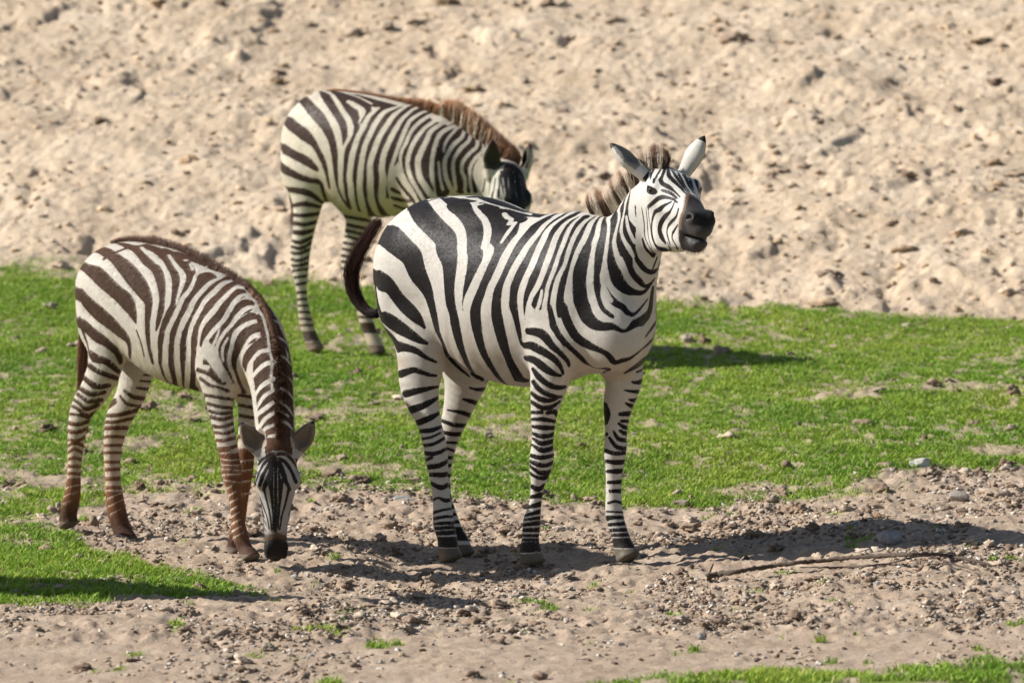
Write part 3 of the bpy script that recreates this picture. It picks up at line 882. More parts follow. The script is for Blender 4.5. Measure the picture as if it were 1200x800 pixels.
def spline(pts, step=3.0):
    P = np.array(pts, float)
    if len(P) == 2:
        n = max(2, int(np.hypot(*(P[1] - P[0])[:2]) / step) + 1)
        return P[0] + (P[1] - P[0]) * np.linspace(0, 1, n)[:, None]
    E = np.vstack([2 * P[0] - P[1], P, 2 * P[-1] - P[-2]]); out = []
    for i in range(1, len(E) - 2):
        a, b, c, d = E[i - 1], E[i], E[i + 1], E[i + 2]
        n = max(1, int(np.hypot(*(c - b)[:2]) / step))
        t = (np.arange(n) / n)[:, None]
        q = 0.5 * ((2 * b) + (c - a) * t + (2 * a - 5 * b + 4 * c - d) * t ** 2 + (3 * b - a - 3 * c + d) * t ** 3)
        out.append(q)
    out.append(P[-1:]); q = np.vstack(out); q[:, 2] = np.maximum(q[:, 2], 0.4)
    return q
def seg_field(V, Q, R):
    """distance to a tapering polyline minus its half width, for all points V"""
    best = np.full(len(V), 9.0)
    for i in range(len(Q) - 1):
        a, b = Q[i], Q[i + 1]; ab = b - a; L2 = ab.dot(ab)
        if L2 < 1e-12: continue
        t = np.clip((V - a).dot(ab) / L2, 0, 1)
        d = np.linalg.norm(V - a - t[:, None] * ab, axis=1) - (R[i] + (R[i + 1] - R[i]) * t)
        best = np.minimum(best, d)
    return best
def coat_pattern(z, head, V, Nn, Fq, part, strokes, fills, gB, gW, gF, ext):
    bvh = BVHTree.FromPolygons([Vector(v) for v in V], [tuple(f) for f in Fq.tolist()])
    cam_v = Vector(CAM)
    f = np.full(len(V), 0.03)
    S = parse(strokes); S = with_fills(S, fills) + S
    leg_v = getattr(z, 'leg_v')
    vd = CAM - V; vd /= np.linalg.norm(vd, axis=1)[:, None]; face = (vd * Nn).sum(1)
    hd = (V - head.H0).dot(head.f) / head.s
    for code, pts, nm in S:
        ink, grp = code[0], code[1]
        q = spline(pts)
        lines = []
        gain = gB if ink == 'B' else gW
        if grp in 'hH' and ink == 'B': gain = gF * (1.3 if grp == 'h' else 1.0)
        if grp in '0123':
            k = int(grp); v = leg_v[k]
            d0 = ray(q[0, 0], q[0, 1]); d0 = d0 / np.linalg.norm(d0)
            Q = np.array([z.J(x, y, v) for x, y, w in q]); R = q[:, 2] / 2 * (CAM_D + Q[:, 1]) / F_PX * (1.05 if ink == 'B' else 1.0)
            lat = (V - z.O).dot(z.R)
            near = (part == 0) & (lat * v > 0) & (V > Q.min(0) - .10).all(1) & (V < Q.max(0) + .10).all(1)
            idx = np.nonzero((part == k + 1) | near)[0]
            # flatten along the line of the leg's width so the band runs round the limb
            Pv = V[idx] - np.outer((V[idx] - Q[0]).dot(d0), d0); Pq = Q - np.outer((Q - Q[0]).dot(d0), d0)
            lines.append((idx, Pv, Pq, R))
        else:
            rays = [ray(x, y) for x, y, w in q]
            hits = [bvh.ray_cast(cam_v, Vector(d / np.linalg.norm(d)))[0] for d in rays]
            good = [i for i, h in enumerate(hits) if h is not None]
            if not good: continue
            Q, R = [], []
            for i, (x, y, w) in enumerate(q):
                if hits[i] is None:
                    g = min(good, key=lambda j: abs(j - i))
                    if abs(g - i) > 4 and i not in (0, len(q) - 1): continue
                    ref = hits[g].y + CAM_D
                    p = np.array(bvh.find_nearest(Vector(CAM + rays[i] / rays[i][1] * ref))[0])
                else: p = np.array(hits[i])
                base = w / 2 * (p[1] + CAM_D) / F_PX * gain
                rr = base
                a, b = q[max(i - 1, 0)], q[min(i + 1, len(q) - 1)]
                tx, ty = b[0] - a[0], b[1] - a[1]; tl = math.hypot(tx, ty) + 1e-9
                nx, ny = -ty / tl * w / 2, tx / tl * w / 2
                hs = []
                for sg in (-1, 1):
                    dd = ray(x + nx * sg, y + ny * sg); g = bvh.ray_cast(cam_v, Vector(dd / np.linalg.norm(dd)))
                    if g[0] is not None: hs.append(np.linalg.norm(np.array(g[0]) - p))
                if len(hs) == 2: rr = min(max(rr, sum(hs) / 2 * gain), rr * (1.0 if grp in 'hH' else 1.3))
                Q.append(p); R.append(rr)
            # a stripe that reaches the outline runs on over it
            if grp == 't' and len(Q) > 2:
                for end in (0, -1):
                    e, pz = (q[0], q[1]) if end == 0 else (q[-1], q[-2])
                    if ink == 'W' and ((e[2] < 2.6 and z is Z1) or (z is Z2 and (e[0] > 262 or e[2] <= 5))): continue
                    if z is Z2 and e[0] > 285: continue
                    dx, dy = e[0] - pz[0], e[1] - pz[1]; dl = math.hypot(dx, dy) + 1e-9
                    tstx, tsty = e[0] + dx / dl * ext, e[1] + dy / dl * ext
                    dd = ray(tstx, tsty)
                    if bvh.ray_cast(cam_v, Vector(dd / np.linalg.norm(dd)))[0] is None:
                        p, pp = (Q[0], Q[1]) if end == 0 else (Q[-1], Q[-2]); r = R[0] if end == 0 else R[-1]
                        dirv = _nrm(p - pp + 1e-9)
                        for st in range(12):
                            nx_ = np.array(bvh.find_nearest(Vector(p + dirv * .010))[0])
                            dn = nx_ - p
                            if np.linalg.norm(dn) < .002 or (grp == 't' and (nx_ - z.O).dot(z.R) < -.01): break
                            dirv = _nrm(dn); p = nx_
                            if end == 0: Q.insert(0, p); R.insert(0, r)
                            else: Q.append(p); R.append(r)
            Q = np.array(Q); R = np.array(R)
            sets = [(Q, R, 1)]
            if grp in 'th':
                o, n = (z.O, z.R) if grp == 't' else (head.H0, head.l)
                M = Q - 2 * np.outer((Q - o).dot(n), n)
                M = np.array([np.array(bvh.find_nearest(Vector(p))[0]) for p in M])
                sets.append((M, R, -1))
            for QQ, RR, side in sets:
                lo = QQ.min(0) - RR.max() - .03; hi = QQ.max(0) + RR.max() + .03
                m = ((V > lo) & (V < hi)).all(1)
                m &= (face > -.12) if side == 1 else (face < .03)
                if grp in 'hH': m &= hd > -.12
                if grp == 't': m &= ~((hd > .0) & (np.abs((V - head.H0).dot(head.l)) < .11) & ((V - head.H0).dot(head.u) > -.24)) 
                idx = np.nonzero(m)[0]
                lines.append((idx, V[idx], QQ, RR))
        for idx, Pv, Pq, R in lines:
            if len(idx) == 0: continue
            d = seg_field(Pv, Pq, R)
            f[idx] = np.minimum(f[idx], d) if ink == 'B' else np.maximum(f[idx], -d)
    return f
# ================================================================== materials
def new_mat(name):
    m = bpy.data.materials.new(name); m.use_nodes = True
    nt = m.node_tree; b = nt.nodes['Principled BSDF']
    return m, nt, b
def N(nt, t, **kw):
    n = nt.nodes.new(t)
    for k, v in kw.items():
        if k in n.inputs: n.inputs[k].default_value = v
        else: setattr(n, k, v)
    return n
def attr(nt, name):
    n = nt.nodes.new('ShaderNodeAttribute'); n.attribute_name = name; return n
def math_n(nt, op, a, b=None, clamp=False):
    n = nt.nodes.new('ShaderNodeMath'); n.operation = op; n.use_clamp = clamp
    for i, x in enumerate((a, b)):
        if x is None: continue
        if isinstance(x, (int, float)): n.inputs[i].default_value = x
        else: nt.links.new(x, n.inputs[i])
    return n.outputs[0]
def coat_material(name, edge, sheen_rough=0.5):
    m, nt, b = new_mat(name); L = nt.links
    tc = N(nt, 'ShaderNodeTexCoord')
    n1 = N(nt, 'ShaderNodeTexNoise', Scale=170.0, Detail=3.0, Roughness=0.6)
    n2 = N(nt, 'ShaderNodeTexNoise', Scale=9.0, Detail=3.0, Roughness=0.55)
    mp = N(nt, 'ShaderNodeMapping'); mp.inputs['Scale'].default_value = (1.0, 1.0, 0.25)
    n3 = N(nt, 'ShaderNodeTexNoise', Scale=650.0, Detail=2.0, Roughness=0.6)
    L.new(tc.outputs['Object'], n1.inputs['Vector']); L.new(tc.outputs['Object'], n2.inputs['Vector'])
    L.new(tc.outputs['Object'], mp.inputs['Vector']); L.new(mp.outputs['Vector'], n3.inputs['Vector'])
    st = attr(nt, 'stripe'); dc = attr(nt, 'dark_hair'); lc = attr(nt, 'light_hair')
    j = math_n(nt, 'MULTIPLY', math_n(nt, 'SUBTRACT', n1.outputs['Fac'], 0.5), 0.0050)
    s = math_n(nt, 'ADD', st.outputs['Fac'], j)
    mr = N(nt, 'ShaderNodeMapRange', interpolation_type='SMOOTHSTEP'); mr.inputs['From Min'].default_value = -edge; mr.inputs['From Max'].default_value = edge
    L.new(s, mr.inputs['Value'])
    mx = N(nt, 'ShaderNodeMix', data_type='RGBA')
    L.new(mr.outputs['Result'], mx.inputs['Factor']); L.new(dc.outputs['Color'], mx.inputs[6]); L.new(lc.outputs['Color'], mx.inputs[7])
    # slight unevenness of the hair: dusty, worn patches
    v = N(nt, 'ShaderNodeMapRange'); v.inputs['From Min'].default_value = 0.25; v.inputs['From Max'].default_value = 0.75
    v.inputs['To Min'].default_value = 0.86; v.inputs['To Max'].default_value = 1.10
    L.new(n2.outputs['Fac'], v.inputs['Value'])
    v3 = N(nt, 'ShaderNodeMapRange'); v3.inputs['From Min'].default_value = 0.25; v3.inputs['From Max'].default_value = 0.75
    v3.inputs['To Min'].default_value = 0.88; v3.inputs['To Max'].default_value = 1.10
    L.new(n3.outputs['Fac'], v3.inputs['Value'])
    hs = N(nt, 'ShaderNodeHueSaturation'); L.new(mx.outputs[2], hs.inputs['Color']); L.new(math_n(nt, 'MULTIPLY', v.outputs['Result'], v3.outputs['Result']), hs.inputs['Value'])
    L.new(hs.outputs['Color'], b.inputs['Base Color'])
    b.inputs['Roughness'].default_value = sheen_rough
    b.inputs['Specular IOR Level'].default_value = 0.15
    b.inputs['Sheen Weight'].default_value = 0.03; b.inputs['Sheen Roughness'].default_value = 0.5
    bp = N(nt, 'ShaderNodeBump', Strength=0.35, Distance=0.0015); L.new(n3.outputs['Fac'], bp.inputs['Height'])
    bp2 = N(nt, 'ShaderNodeBump', Strength=0.4, Distance=0.014); L.new(n2.outputs['Fac'], bp2.inputs['Height']); L.new(bp.outputs['Normal'], bp2.inputs['Normal'])
    L.new(bp2.outputs['Normal'], b.inputs['Normal'])
    return m
M_COAT = coat_material('adult_coat', 0.0011, 0.46)
M_FUZZ = coat_material('foal_coat', 0.0016, 0.7)
M_HAIR, _nt, _b = new_mat('coarse_hair')
_nt.links.new(attr(_nt, 'hair').outputs['Color'], _b.inputs['Base Color']); _b.inputs['Roughness'].default_value = 0.6; _b.inputs['Specular IOR Level'].default_value = 0.2
M_SHORT, _nt, _b = new_mat('short_hair')
_nt.links.new(attr(_nt, 'hair').outputs['Color'], _b.inputs['Base Color']); _b.inputs['Roughness'].default_value = 0.8; _b.inputs['Specular IOR Level'].default_value = 0.06
M_EYE, _nt, _b = new_mat('eye'); _b.inputs['Base Color'].default_value = (.012, .008, .006, 1); _b.inputs['Roughness'].default_value = 0.08

def ribbons(root, mid, tip, w, c0, c1):
    """three-sided hairs: root -> mid -> tip"""
    n = len(root); ax = mid - root; ax /= np.linalg.norm(ax, axis=1)[:, None] + 1e-9
    rnd = np.random.RandomState(5).randn(n, 3); s = np.cross(ax, rnd); s /= np.linalg.norm(s, axis=1)[:, None] + 1e-9; u = np.cross(ax, s)
    V = []; C = []
    for k in range(3):
        a = 2 * math.pi * k / 3; o = (s * math.cos(a) + u * math.sin(a)) * w[:, None] / 2
        V += [root + o, mid + o * .8]; C += [c0, c0 * .8 + c1 * .2]
    V.append(tip); C.append(c1)
    V = np.stack(V, 1).reshape(-1, 3); C = np.stack(C, 1).reshape(-1, 3)
    b = np.arange(n)[:, None] * 7; F = []
    for k in range(3):
        a0, a1 = 2 * k, 2 * k + 1; b0, b1 = 2 * ((k + 1) % 3), 2 * ((k + 1) % 3) + 1
        F += [np.concatenate([b + a0, b + b0, b + b1], 1), np.concatenate([b + a0, b + b1, b + a1], 1), np.concatenate([b + a1, b + b1, b + 6], 1)]
    return V, np.concatenate(F), C
def fall(x, a, b):
    t = np.clip((x - a) / (b - a), 0, 1); return t * t * (3 - 2 * t)
def paint_coat(z, H, V, Nn, part, f, P):
    """hair colours of dark and light stripes at each point of the skin"""
    n = len(V); rel = V - z.O
    dc = np.tile(np.array(P['dark']), (n, 1)); lc = np.tile(np.array(P['light']), (n, 1))
    hgt = rel[:, 2]
    nz = fbm2(V[:, 0] * 9 + V[:, 1] * 5, V[:, 2] * 9 + V[:, 1] * 3, 4, 31)
    def mixc(C, col, t): C[:] = C + (np.array(col) - C) * np.clip(t, 0, 1)[:, None]
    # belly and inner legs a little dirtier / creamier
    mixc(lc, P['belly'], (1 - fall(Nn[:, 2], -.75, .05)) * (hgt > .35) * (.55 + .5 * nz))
    for (c, col, x0, x1) in P.get('height', []):
        mixc(dc if c == 'd' else lc, col, 1 - fall(hgt + .04 * nz, x0, x1))
    if 'ridge' in P: mixc(dc, P['ridge'], fall(Nn[:, 2], .35, .95) * (hgt > .7))
    hl = (V - H.H0) / H.s; hf, hw, hu = hl.dot(H.f), hl.dot(H.l), hl.dot(H.u)
    inh = (hf > -.05) & (hf < .60) & (np.abs(hw) < .16) & (hu < .2) & (hu > -.28) & (part == 0)
    if 'face' in P: mixc(dc, P['face'], inh * fall(hf, -.06, .04))
    mixc(lc, P['face_l'], inh * fall(hf, -.06, .02))
    thr = P['muz'][0] + P['muz'][1] * np.clip(np.abs(hw) / .045, 0, 1) + .012 * nz
    mz = inh & (hf > thr - .03)
    f[mz] = np.minimum(f[mz], ((thr - hf) * .25)[mz])
    mixc(dc, P['fringe'], inh * (1 - fall(np.abs(hf - thr - .010), .0, .022)) * (hu > -.05))
    mixc(dc, (.020, .0165, .0155), inh * fall(hf, thr + .03, thr + .06)); mixc(dc, (.095, .086, .083), inh * fall(hf, thr + .05, thr + .09) * (1 - fall(hu + .02 * nz, -.035, .0)) * (.6 + .5 * nz))  # dark muzzle; grey on the lips is sky reflection put into the colour
    mixc(lc, P['fringe'], inh * (1 - fall(np.abs(hf - thr), .0, .02)) * .6)
    # eye rims
    for sg in (-1, 1):
        e = H.P(.135, .094 * sg, .050); d = np.abs((V - e).dot(H.f)) / 2.3; eu = (V - e).dot(H.u); r = np.sqrt(((V - e) ** 2).sum(1) - (V - e).dot(H.f) ** 2 + d ** 2 + 1.1 * eu ** 2)
        m = r < .046 * H.s; f[m] = np.minimum(f[m], (r[m] - .0225 * H.s)); mixc(dc, (.015, .012, .011), (r < .03 * H.s).astype(float))
    for (b, t, face, w) in H.ears:
        ax = _nrm(t - b); L = np.linalg.norm(t - b); q = V - b; u = q.dot(ax) / L
        rr = np.linalg.norm(q - np.outer(q.dot(ax), ax), axis=1)
        m = (u > .12) & (u < 1.1) & (rr < w * .75) & (part == 0) & ((V - H.H0).dot(H.l) * (b - H.H0).dot(H.l) > 0)
        face = _nrm(face - ax * face.dot(ax))
        inner = m & (Nn.dot(face) > .25) & (q.dot(face) < w * .36)
        f[m] = .03; lc[m] = P['ear_out']; lc[inner] = P['ear_in']
        f[m] = np.minimum(f[m], ((P['tip'] - u[m]) * .1 + .004 * nz[m]))
        base_ = (u > -.10) & (u <= .14) & (rr < w * .62) & (part == 0) & ((V - H.H0).dot(H.l) * (b - H.H0).dot(H.l) > 0); f[base_] = np.maximum(f[base_], .012)
        dc[m] = P['tipc']
    for hb, hr in zip(z.hoofs, (P['hoof_r'],) * 4):
        q = V - hb; d = np.hypot(q[:, 0], q[:, 1]); top = P['hoof_h'] + .012 * nz
        m = (d < .085) & (q[:, 2] < top + .02) & (q[:, 2] > -.08)
        f[m] = np.where(q[m, 2] < top[m], np.maximum(f[m], (top[m] - q[m, 2]) * .5), f[m])
        mh = (d < .085) & (q[:, 2] < top + .004)
        hc = np.array(P['hoof']) * (1 + .25 * nz[mh, None]); lc[mh] = hc; f[mh] = .03
        mixc(dc, P['pastern'], (d < .09) * (1 - fall(q[:, 2], P['hoof_h'] + .02, P['hoof_h'] + .12)))
    for (px, py, v, r, col) in P.get('dirt', []):
        d = np.linalg.norm((V - z.J(px, py, v)) * np.array([1, .5, 1.4]), axis=1)
        mixc(lc, col, (1 - fall(d, r * .3, r)) * np.clip(.6 + nz, 0, 1))
    return f, np.clip(dc, 0, 1), np.clip(lc, 0, 1)
def make_zebra(z, H, nm, h, strokes, fills, P, mat, label, group):
    V, Fq, part = get_body(z, nm, h)
    # vertex normals
    a = V[Fq[:, 2]] - V[Fq[:, 0]]; b = V[Fq[:, 3]] - V[Fq[:, 1]]; fn = np.cross(a, b); Nn = np.zeros_like(V)
    for k in range(4):
        for c in range(3): Nn[:, c] += np.bincount(Fq[:, k], fn[:, c], len(V))
    Nn /= np.linalg.norm(Nn, axis=1)[:, None] + 1e-12
    f = coat_pattern(z, H, V, Nn, Fq, part, strokes, fills, *P['gain'])
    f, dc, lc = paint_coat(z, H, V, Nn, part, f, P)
    root = bpy.data.objects.new('zebra', None); COL.objects.link(root); root.location = z.O; root.empty_display_size = .3
    tag(root, label, 'zebra', group)
    O = z.O
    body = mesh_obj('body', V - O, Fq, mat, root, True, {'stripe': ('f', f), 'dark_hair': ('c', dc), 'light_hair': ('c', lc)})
    import bmesh
    for sg in (-1, 1):
        bm = bmesh.new(); bmesh.ops.create_uvsphere(bm, u_segments=24, v_segments=16, radius=.0175 * H.s)
        me = bpy.data.meshes.new('eye'); bm.to_mesh(me); bm.free()
        for p in me.polygons: p.use_smooth = True
        me.materials.append(M_EYE)
        o = bpy.data.objects.new('eye', me); COL.objects.link(o); o.parent = root; o.location = Vector(H.P(.137, .0875 * sg, .050) - O); o.scale = (1, 1, .82)
    # short hair lying along the skin, each hair in the colour of its stripe
    rh = np.random.RandomState(3); nh, hl_, hw_, lift = P['hairs']
    area = np.linalg.norm(fn, axis=1); pick = rh.choice(len(Fq), nh, p=area / area.sum()); uv = rh.rand(nh, 2)
    q4 = V[Fq[pick]]; rp = (q4[:, 0] * (1 - uv[:, :1]) + q4[:, 1] * uv[:, :1]) * (1 - uv[:, 1:]) + (q4[:, 3] * (1 - uv[:, :1]) + q4[:, 2] * uv[:, :1]) * uv[:, 1:]
    vi = Fq[pick, rh.randint(0, 4, nh)]; nv = Nn[vi]
    hq = (rp - H.H0) / H.s; hf_, hu_ = hq.dot(H.f), hq.dot(H.u); onh = (hf_ > .0) & (np.abs(hq.dot(H.l)) < .16) & (hu_ > -.28) & (hu_ < .2)
    flow = np.where(onh[:, None], -H.f[None] * .9, (-z.Fw * .55 + np.array([0, 0, -.85]))[None])
    flow = flow + rh.randn(nh, 3) * .28; flow -= nv * (flow * nv).sum(1)[:, None]; flow /= np.linalg.norm(flow, axis=1)[:, None] + 1e-9
    keep = ~(onh & (hf_ > P['muz'][0] + .06) & (rh.rand(nh) < .5) & (hu_ > -.10)) & (rp[:, 2] - O[2] > -.5)
    chin = onh & (hf_ > .37) & (hf_ < .47) & (hu_ < -.095)
    for hb in z.hoofs: keep &= ~((np.hypot(rp[:, 0] - hb[0], rp[:, 1] - hb[1]) < .085) & (rp[:, 2] - hb[2] < P['hoof_h'] + .01))
    for (eb, et, ef, ew) in H.ears:
        keep &= ~((np.linalg.norm(rp - (eb + et) / 2, axis=1) < np.linalg.norm(et - eb) * .62) & (rh.rand(nh) < .6))
    for sg in (-1, 1): keep &= np.linalg.norm(rp - H.P(.135, .094 * sg, .050), axis=1) > .034 * H.s
    flow = np.where(chin[:, None], flow * .3 + nv * .0 + np.array([0, 0, -1.0]), flow)
    rp, nv, flow, vi = rp[keep], nv[keep], flow[keep], vi[keep]; nh = len(rp)
    ll = hl_ * (.5 + .8 * rh.rand(nh)) * np.where(onh[keep], .45, 1.0) * np.where(chin[keep], 4.5, 1.0); side = np.cross(flow, nv); ww = hw_ * (.6 + .7 * rh.rand(nh))
    tipp = rp + flow * ll[:, None] + nv * (lift * ll * (.3 + 1.1 * rh.rand(nh)))[:, None]
    tri = np.stack([rp - side * ww[:, None] / 2, rp + side * ww[:, None] / 2, tipp], 1).reshape(-1, 3)
    fj = f[vi] + .0008 * rh.randn(nh); hc = np.where((fj < 0)[:, None], dc[vi] * .88, lc[vi] * .97) * (.82 + .36 * rh.rand(nh))[:, None]
    mesh_obj('short_hair', tri - O, np.arange(nh * 3).reshape(-1, 3), M_SHORT, root, False, {'hair': ('c', np.repeat(hc, 3, 0))})
    bvh = BVHTree.FromPolygons([Vector(v) for v in V], [tuple(q) for q in Fq.tolist()])
    from mathutils.kdtree import KDTree
    rs = np.random.RandomState(7)
    # mane and dorsal hair
    VV, FF, CC, off = [], [], [], 0
    kd = KDTree(len(V))
    for i, v in enumerate(V): kd.insert(Vector(v), i)
    kd.balance()
    for (pts, cnt, wid, c_dark, c_light, c_tip, tipmix, spread) in P['mane']:
        # pts: root px, root py, plane (v or None for explicit depth), tip dx, tip dy, depth offset of the tip
        A = np.array([list(z.J(p[0], p[1], p[2]) if p[2] is not None else atY(p[0], p[1], p[6])) for p in pts])
        T = np.array([[p[3], p[4], p[5]] for p in pts], float)
        u = rs.rand(cnt) * (len(pts) - 1) * .9999; i0 = u.astype(int); t = (u - i0)[:, None]
        R = A[i0] * (1 - t) + A[i0 + 1] * t; tv = T[i0] * (1 - t) + T[i0 + 1] * t
        src = R + z.R * .022 + np.array([0, 0, -.004]); R = R + rs.randn(cnt, 3) * np.array([.004, spread, .003]) + np.outer(rs.randn(cnt) * spread, z.R)
        roots = []; ci = np.zeros(cnt, int)
        for k in range(cnt):
            c, nn, ii, dd = bvh.find_nearest(Vector(R[k])); roots.append(c); ci[k] = kd.find(Vector(src[k]))[1]
        roots = np.array(roots)
        sc = (CAM_D + roots[:, 1]) / F_PX
        tipv = np.stack([tv[:, 0] * sc, tv[:, 2], -tv[:, 1] * sc], 1)
        ln = np.linalg.norm(tipv, axis=1)
        clump = fbm2(u * 6.0, u * 0, 2, 3)[:, None]
        tipv = tipv * (.82 + .22 * rs.rand(cnt)[:, None] + .06 * clump) + rs.randn(cnt, 3) * .065 * ln[:, None]
        dark = f[ci] < 0
        if P.get('bands'):
            pxs = to_px(R)[0]; bd = np.zeros(cnt, bool)
            for x0, x1 in P['bands']: bd |= (pxs > x0 + .6 * rs.randn(cnt)) & (pxs < x1)
            dark = ~bd
        c0 = np.where(dark[:, None], np.array(c_dark), np.array(c_light)) * (.8 + .4 * rs.rand(cnt)[:, None])
        c1 = c0 * (1 - tipmix) + np.array(c_tip) * tipmix * (.7 + .6 * rs.rand(cnt)[:, None])
        mid = roots + tipv * .55 + rs.randn(cnt, 3) * .04 * ln[:, None]
        v_, f_, c_ = ribbons(roots - tipv * .05, mid, roots + tipv, np.full(cnt, wid) * (.7 + .6 * rs.rand(cnt)), c0, c1)
        VV.append(v_); FF.append(f_ + off); CC.append(c_); off += len(v_)
    mesh_obj('mane', np.concatenate(VV) - O, np.concatenate(FF), M_HAIR, root, False, {'hair': ('c', np.concatenate(CC))})
    # tail: a tapering dock and long hair that follow one curve
    T = np.array([list(z.J(p[0], p[1], p[2])) + [p[3]] for p in P['tail']]); n = P['tail_n']
    q = spline(np.array([[a[0] * 1000, a[1] * 1000, 0] for a in T]), 20)      # densify through index space
    idx = np.linspace(0, len(T) - 1, 40); D = np.stack([np.interp(idx, range(len(T)), T[:, c]) for c in range(4)], 1)
    for _ in range(6): D[1:-1] = (D[:-2] + 2 * D[1:-1] + D[2:]) / 4
    VV, FF, CC, off = [], [], [], 0
    seg = 10
    for k in range(n):
        t0 = rs.rand() * P['tail_spread']; t1 = min(1, t0 + .35 + .65 * rs.rand() ** .7)
        ts = np.linspace(t0, t1, seg); c = np.stack([np.interp(ts * 39, range(40), D[:, j]) for j in range(4)], 1)
        tan = np.gradient(c[:, :3], axis=0); tan /= np.linalg.norm(tan, axis=1)[:, None] + 1e-9
        ref = np.cross(tan, np.array([0, 1.0, 0])); ref /= np.linalg.norm(ref, axis=1)[:, None] + 1e-9; oth = np.cross(tan, ref)
        a = rs.rand() * 2 * math.pi; r = math.sqrt(rs.rand()); fr = 1 + .4 * rs.randn() * np.linspace(0, 1, seg) ** 2
        ctr = c[:, :3] + (ref * math.cos(a) + oth * math.sin(a)) * (r * c[:, 3] * fr)[:, None] + rs.randn(3) * .009 * np.linspace(0, 1, seg)[:, None] ** 2
        w = .0016 * (1 - .75 * np.linspace(0, 1, seg))
        ring = []
        for m_ in range(3):
            aa = a + 2 * math.pi * m_ / 3
            ring.append(ctr + (ref * math.cos(aa) + oth * math.sin(aa)) * w[:, None])
        ring = np.stack(ring, 1).reshape(-1, 3); VV.append(ring)
        col = np.array(P['tail_c']) * (.55 + .9 * rs.rand()) * (1 + P['tail_tip'] * np.linspace(0, 1, seg)[:, None] * np.array([1.3, .75, .6])) * np.ones((seg, 3))
        CC.append(np.repeat(col, 3, 0))
        for s_ in range(seg - 1):
            for m_ in range(3):
                n_ = (m_ + 1) % 3; FF.append((off + s_ * 3 + m_, off + s_ * 3 + n_, off + s_ * 3 + 3 + n_, off + s_ * 3 + 3 + m_))
        off += seg * 3
    mesh_obj('tail', np.concatenate(VV) - O, np.array(FF), M_HAIR, root, True, {'hair': ('c', np.concatenate(CC))})
    return root

P1 = dict(fr2=1, bands=[(698, 706), (714, 722), (727, 734), (738, 743), (748, 753), (756, 764), (770.5, 774.5)], hairs=(170000, .0075, .0010, .22), face_l=(.54, .515, .47), gain=(1.08, .93, 1.22, 8), dark=(.0135, .0105, .0100), light=(.54, .505, .45), belly=(.42, .36, .28), fringe=(.13, .08, .045), muz=(.285, .085),
          ear_out=(.52, .49, .44), ear_in=(.22, .20, .18), tip=.86, tipc=(.02, .015, .013), hoof=(.135, .11, .08), hoof_h=.052, hoof_r=.05, pastern=(.028, .021, .018),
          dirt=[(478, 424, .13, .07, (.33, .22, .13)), (492, 447, .13, .05, (.34, .25, .17)), (585, 425, .2, .10, (.40, .34, .26))],
          mane=[([(694, 251, 0, -6, -22, 0), (706, 247, 0, -9, -30, 0), (720, 240, 0, -13, -31, 0), (731, 234, 0, -13, -30, 0), (741, 223, 0, -11, -28, 0), (752, 210, 0, -6, -28, 0), (760, 201, 0, -2, -27, 0), (768, 197, 0, 0, -26, 0), (776, 194, 0, 2, -22, 0), (780, 193, 0, 3, -15, 0)],
                 12000, .0022, (.085, .055, .040), (.72, .64, .52), (.34, .19, .11), .6, .0045)],
          tail=[(462, 300, -.02, .016), (451, 350, -.04, .014), (445, 371, -.04, .016), (428, 365, -.04, .018), (415, 348, -.04, .021), (410, 326, -.04, .023), (415, 305, -.04, .022), (427, 283, -.04, .018), (443, 260, -.04, .009)],
          tail_n=1100, tail_spread=.45, tail_c=(.0115, .0075, .0065), tail_tip=3.0)
P2 = dict(hairs=(150000, .0125, .0011, .30), face_l=(.37, .35, .33), gain=(1.2, .78, 1.3, 12), dark=(.060, .032, .020), light=(.55, .505, .44), belly=(.56, .45, .30), fringe=(.11, .07, .045), muz=(.36, .02), face=(.022, .019, .019),
          ridge=(.085, .043, .024), height=[('d', (.195, .084, .040), .25, .60), ('l', (.60, .47, .36), .22, .55)],
          ear_out=(.40, .34, .27), ear_in=(.20, .15, .11), tip=.93, tipc=(.03, .022, .018), hoof=(.13, .10, .075), hoof_h=.026, hoof_r=.04, pastern=(.085, .046, .030),
          mane=[([(135, 284, 0, -6, -5, 0), (155, 279, 0, -3, -8, 0), (180, 282, 0, 1, -10, 0), (205, 289, 0, 2, -9, 0), (235, 303, 0, 3, -8, 0), (265, 316, 0, 3, -7, 0), (292, 328, 0, 5, -9, 0)], 2600, .0014, (.17, .10, .07), (.20, .125, .085), (.19, .11, .08), .8, .009),
                ([(292, 328, None, 4, -8, -.01, -.02), (304, 345, None, 5, -6, -.02, -.06), (314, 370, None, 4, -4, -.025, -.14), (320, 400, None, 2, -3, -.03, -.20), (324, 440, None, 0, -2, -.03, -.28), (326, 480, None, 0, -1, -.03, -.36), (326, 514, None, 0, -2, -.03, -.44)], 3000, .0018, (.16, .080, .050), (.30, .19, .13), (.23, .115, .07), .6, .0045)],
          tail=[(112, 300, 0, .02), (102, 345, -.02, .025), (99, 390, -.02, .022), (97, 420, -.02, .020), (96, 450, -.02, .016), (97, 480, -.02, .008), (98, 505, -.02, .003)],
          tail_n=450, tail_spread=.5, tail_c=(.12, .06, .035), tail_tip=.3)
